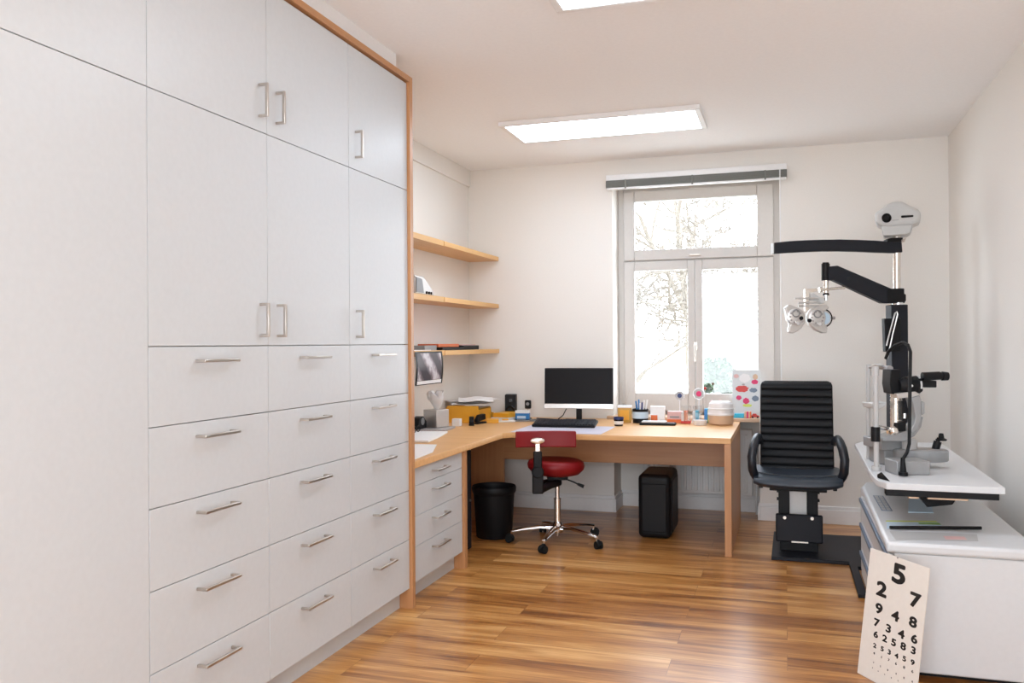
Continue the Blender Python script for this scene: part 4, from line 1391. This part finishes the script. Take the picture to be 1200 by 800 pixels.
# upper arm
topc = [(907, 284.2), (925, 282.3), (945, 281.2), (965, 280.6), (985, 280.3), (1005, 280.8), (1025, 281.6), (1040, 282.6), (1057, 283)]
botc = [(1058, 295.5), (1046, 296), (1025, 295.2), (1005, 294.3), (985, 293.8), (965, 293.9), (945, 294.6), (925, 295.7), (907, 296.8)]
m = MB(); vprism(m, topc + botc, ZK - .025, .05)
ua = obj('upper_arm', m, 'black_metal', t, bevel=.005)
m = MB(); vprism(m, [(907.0, 284.2), (906.0, 284.4), (906.0, 296.8), (907.0, 296.6)], ZK - .023, .046)
obj('end_cap', m, 'device', ua)
m = MB(); vprism(m, [(1040, 280.5), (1044, 278.5), (1058, 278), (1059, 283), (1040, 283.5)], ZK - .03, .06)
obj('top_bracket', m, 'black', t, bevel=.003)
obj('wing_nut', MB().prism([cv(1056, 281, -.03), cv(1062, 278.5, -.03), cv(1060, 283.5, -.03), cv(1057, 284, -.03)], Vector((fw.x, fw.y, 0)) * .015), 'steel', t)
obj('neck', MB().cyl(cv(1051, 279), cv(1051, 274.5), .026, n=20), 'steel', t)

# phoropter
ZP = ZK - .02
t = thing('phoropter', 'chrome phoropter head with two lens turrets hanging from the lower arm', 'phoropter', tuple(V(945, 362, ZP)), YAW)


def q(cx, cy): return (905 + cx / 11.43, 330 + cy / 11.43)


fd = Vector((fw.x, fw.y, 0)).normalized()
m = MB(); vprism(m, [q(*p) for p in [(440, 95), (600, 90), (605, 130), (500, 145), (490, 380), (445, 390), (440, 150)]], ZP - .01, .03)
obj('hanger', m, 'warm_chrome', t, bevel=.003)
m = MB()
for y, a, b in ((222, 300, 620), (280, 350, 640), (325, 350, 640)):
    m.cyl(V(*q(a, y), ZP - .015), V(*q(b, y), ZP - .015), .006, n=10)
obj('guide_bar', m, 'silver', t)
m = MB(); vprism(m, [q(*p) for p in [(505, 160), (560, 150), (640, 210), (700, 210), (700, 290), (640, 300), (610, 260), (505, 250)]], ZP - .005, .03)
obj('leveling_block', m, 'device', t, bevel=.004)
obj('hanger_joint', MB().cyl(V(*q(720, 250), ZP), V(*q(720, 175), ZP), .010, n=14), 'chrome', t)
L_ = [(172, 350), (230, 300), (340, 345), (410, 390), (448, 460), (445, 540), (405, 610), (345, 660), (280, 695), (228, 680), (222, 620), (245, 570), (205, 520), (195, 440)]
_old = [(175, 345), (225, 305), (330, 315), (425, 365), (452, 470), (432, 580), (360, 665), (280, 695), (222, 665), (228, 595), (195, 520), (200, 440)]
R_ = [(478, 420), (530, 360), (620, 315), (720, 300), (770, 350), (700, 400), (720, 480), (705, 560), (745, 620), (738, 685), (680, 690), (580, 645), (500, 575), (466, 490)]
_old = [(478, 400), (540, 345), (640, 300), (740, 300), (775, 360), (782, 480), (758, 580), (742, 690), (650, 680), (545, 625), (485, 560), (462, 470)]
for pts, cx, cy, ax, ay, ring_side in ((L_, 310, 470, 380, 490, -1), (R_, 600, 480, 492, 520, 1)):
    m = MB(); vprism(m, [q(*p) for p in pts], ZP - .02, .045)
    tu = obj('turret', m, 'phoropter_body', t, bevel=.007, seg=3)
    c = V(*q(cx, cy), ZP - .02)
    RXm = Matrix((r0, Vector((0, 0, 1)), -fd)).transposed()
    m = MB().lathe([(0, 0), (.052, 0), (.052, .006), (.046, .009), (0, .009)], c, 32, RXm)
    obj('dial', m, 'silver', tu)
    m = MB()
    for k in range(10):
        a = 2 * PI * k / 10
        cc = c + r0 * .036 * math.cos(a) + Vector((0, 0, .036 * math.sin(a))) - fd * .009
        m.cyl(cc, cc - fd * .003, .006, n=8)
    obj('dial_mark', m, 'grey_box', tu)
    m = MB().tube([c - fd * .014 + r0 * .022 * math.cos(2 * PI * k / 20) + Vector((0, 0, .022 + .022 * math.sin(2 * PI * k / 20))) for k in range(20)], .004, 8, closed=True)
    obj('lens_ring', m, 'device_grey', tu)
    ce = V(*q(ax, ay), ZP - .02)
    obj('aperture', MB().cyl(ce, ce - fd * .016, .012, n=20), 'black', tu)
    m = MB().cyl(c - fd * .009 - Vector((0, 0, .04)) + r0 * .01, c - fd * .02 - Vector((0, 0, .04)) + r0 * .01, .012, n=16)
    obj('adjust_knob', m, 'chrome', tu)
c = V(*q(655, 490), ZP + .005)
m = MB().lathe([(.054, -.008), (.058, -.008), (.058, .008), (.054, .008)], c, 40, RXm)
m2 = MB().tube([c + r0 * .056 * math.cos(a) + Vector((0, 0, .056 * math.sin(a))) - fd * .03 for a in [math.radians(-65 + 12 * k) for k in range(12)]], .004, 8)
obj('scale_arc', m2, 'black', t)
obj('side_dial', m, 'silver', t)
c = V(*q(225, 480), ZP + .005)
obj('scale_arc', MB().tube([c + r0 * .014 * math.cos(a) - r0 * .0 + Vector((0, 0, .035 * math.sin(a))) - fd * .03 for a in [math.radians(110 + 14 * k) for k in range(11)]], .003, 8), 'slate_blue', t)
obj('side_disc', MB().cyl(V(*q(690, 490), ZP + .01), V(*q(690, 490), ZP + .018), .040, n=32), 'pale_blue', t)
obj('side_knob', MB().cyl(V(*q(775, 485), ZP), V(*q(835, 485), ZP), .004, n=10).cyl(V(*q(800, 485), ZP), V(*q(838, 485), ZP), .010, n=14), 'grey_box', t)

# chart projector
t = thing('chart_projector', 'white rounded chart projector with dark lens on top of the column', 'projector', tuple(cv(1051, 274)), YAW)


pf = Vector((V(1051, 260, ZK).x, V(1051, 260, ZK).y, -.12)).normalized()


def pq(cx, cy): return (1010 + cx / 10.66, 225 + cy / 10.66)


out = [(165, 265), (185, 240), (260, 195), (310, 150), (380, 118), (440, 108), (505, 113), (590, 158), (700, 208), (738, 245), (742, 330), (715, 365), (640, 400), (300, 428), (240, 420), (170, 390), (160, 330)]
m = MB(); vprism(m, [pq(*p) for p in out], ZK - .09, .19, pf)
hs = obj('housing', m, 'device', t, bevel=.022, seg=4, smooth=50)
m = MB(); vprism(m, [pq(*p) for p in [(240, 415), (640, 395), (612, 500), (560, 530), (262, 545)]], ZK - .075, .15, pf)
obj('foot', m, 'device', t, bevel=.010, seg=3)
c = V(*pq(303, 325), ZK - .088)
obj('lens', MB().lathe([(0, .004), (.018, .004), (.022, .010), (.029, .010), (.029, -.01), (0, -.01)], c, 32, RXm), 'black_gloss', t)
m = MB(); vprism(m, [pq(*p) for p in [(490, 298), (500, 292), (640, 286), (646, 298), (640, 310), (500, 322), (490, 315)]], ZK - .092, .01, pf)
obj('slot', m, 'black', t)
m = MB(); vprism(m, [pq(*p) for p in [(380, 350), (460, 344), (460, 350), (380, 356)]], ZK - .0912, .004, pf)
obj('label_print', m, 'device_grey', t)

# ================================================================== OUTSIDE
o = struct('garden_ground', MB().box(-25, 25, 7.6, 45, -1.3, -1.2), 'ground')


def tree(name, lab, x, y, h, seed, lean=0, spread=.7, r=.12):
    rnd = random.Random(seed)
    m = MB()

    def br(p, d, L, r, depth):
        pts = [p]; rs = [r]
        n = 4
        dd = d.copy()
        for i in range(n):
            dd = (dd + Vector((rnd.uniform(-.22, .22), rnd.uniform(-.22, .22), rnd.uniform(-.10, .18)))).normalized()
            pts.append(pts[-1] + dd * L / n)
            rs.append(max(.011, r * (1 - .35 * (i + 1) / n)))
        m.tube(pts, rs, 6 if depth < 2 else 4)
        if depth >= 6:
            return
        for k in range(3 if depth else 4):
            i = rnd.randint(2, n)
            nd = (dd + Vector((rnd.uniform(-1, 1), rnd.uniform(-1, 1), rnd.uniform(-.35, .55))) * spread * 1.2).normalized()
            br(pts[i], nd, L * rnd.uniform(.6, .85), max(.012, rs[i] * .72), depth + 1)
    br(Vector((x, y, -1.2)), Vector((lean, 0, 1)).normalized(), h, r, 0)
    tag(obj(name, m, 'bark', smooth=80), lab, 'tree')


tree('bare_tree', 'bare leafless tree seen through the casement nearer the examination chair', -1.25, 16.5, 2.2, 5, .1, 1.15, .06)
tree('bare_tree', 'bare leafless tree with low spreading boughs seen through the casement nearest the monitor', -3.1, 13.0, 2.0, 11, .1, 1.15, .08)
tree('bare_tree', 'tall bare tree far back whose twigs fill the top window pane', -2.05, 22.0, 4.2, 21, .0, 1.1, .13)
t = thing('garden_shrub', 'green leafy shrub outside the window beside the sticker board', 'shrub', (-.80, 10.5, -1.2))
m = MB()
rnd = random.Random(5)
for k in range(6500):
    u = rnd.random() ** .5
    a = rnd.uniform(0, 2 * PI); ph = rnd.uniform(-1, 1)
    rr = .34 * (.3 + .7 * u) * math.sqrt(1 - ph * ph * .9)
    p = Vector((rr * math.cos(a), rr * math.sin(a), 1.68 + .62 * ph + .08 * math.sin(5 * a)))
    d1 = Vector((rnd.uniform(-1, 1), rnd.uniform(-1, 1), rnd.uniform(-1, 1))).normalized() * .045
    d2 = d1.cross(Vector((rnd.uniform(-1, 1), rnd.uniform(-1, 1), 1))).normalized() * .02
    m.quad(p - d1, p + d2, p + d1, p - d2)
obj('foliage', m, 'leaf', t, world=False)
m = MB()
for k in range(7):
    a = k * .9
    m.tube([(0.02 * math.cos(a), .02 * math.sin(a), 0), (.1 * math.cos(a), .1 * math.sin(a), .8), (.2 * math.cos(a), .2 * math.sin(a), 1.9)], [.02, .014, .006], 6)
obj('stem', m, 'bark', t, world=False)
# neighbouring house far beyond the trees
t = thing('neighbour_house', 'pale house wall far behind the trees outside', 'building', (0.2, 24, -1.2))
obj('wall', MB().box(-.9, 5, 24, 30, -1.2, 1.6), 'facade', t)
obj('roof', MB().prism([(-1.2, 23.6, 1.6), (-1.2, 30.4, 1.6), (-1.2, 27, 3.2)], (6.5, 0, 0)), 'frosted', t)
m = MB()
for x in (.0, 1.2, 2.4):
    m.box(x, x + .5, 23.97, 24.0, .3, 1.1)
obj('window', m, 'device_grey', t)

# ================================================================== LIGHT
wd = bpy.data.worlds.new('overcast_sky')
S.world = wd
wd.use_nodes = True
bg = wd.node_tree.nodes['Background']
nt = wd.node_tree
tc = nt.nodes.new('ShaderNodeTexCoord'); sp = nt.nodes.new('ShaderNodeSeparateXYZ'); crr = nt.nodes.new('ShaderNodeValToRGB')
nt.links.new(tc.outputs['Generated'], sp.inputs[0]); nt.links.new(sp.outputs['Z'], crr.inputs['Fac'])
crr.color_ramp.elements[0].color = (.89, .96, 1.03, 1); crr.color_ramp.elements[1].color = (.78, .88, 1.0, 1)
crr.color_ramp.elements[1].position = .6
nt.links.new(crr.outputs['Color'], bg.inputs['Color'])
bg.inputs['Strength'].default_value = 9.5


def portal(name, loc, rot, sx, sy):
    l = bpy.data.lights.new(name, 'AREA'); l.shape = 'RECTANGLE'; l.size = sx; l.size_y = sy
    l.cycles.is_portal = True
    o = bpy.data.objects.new(name, l); COL.objects.link(o); o.location = loc; o.rotation_euler = rot
    return o


portal('window_portal', (-.675, 7.14, 1.7), (-PI / 2, 0, 0), 1.3, 1.9)
portal('rear_window_portal', (-.40, YF - .17, 1.45), (PI / 2, 0, 0), 2.7, 2.4)

S.view_settings.view_transform = 'Standard'
S.view_settings.look = 'None'
S.view_settings.exposure = 0.12
S.view_settings.gamma = 1
S.view_settings.use_curve_mapping = False
S.cycles.use_denoising = True
S.cycles.max_bounces = 10
S.cycles.diffuse_bounces = 6
S.cycles.transparent_max_bounces = 12
S.cycles.sample_clamp_indirect = 8
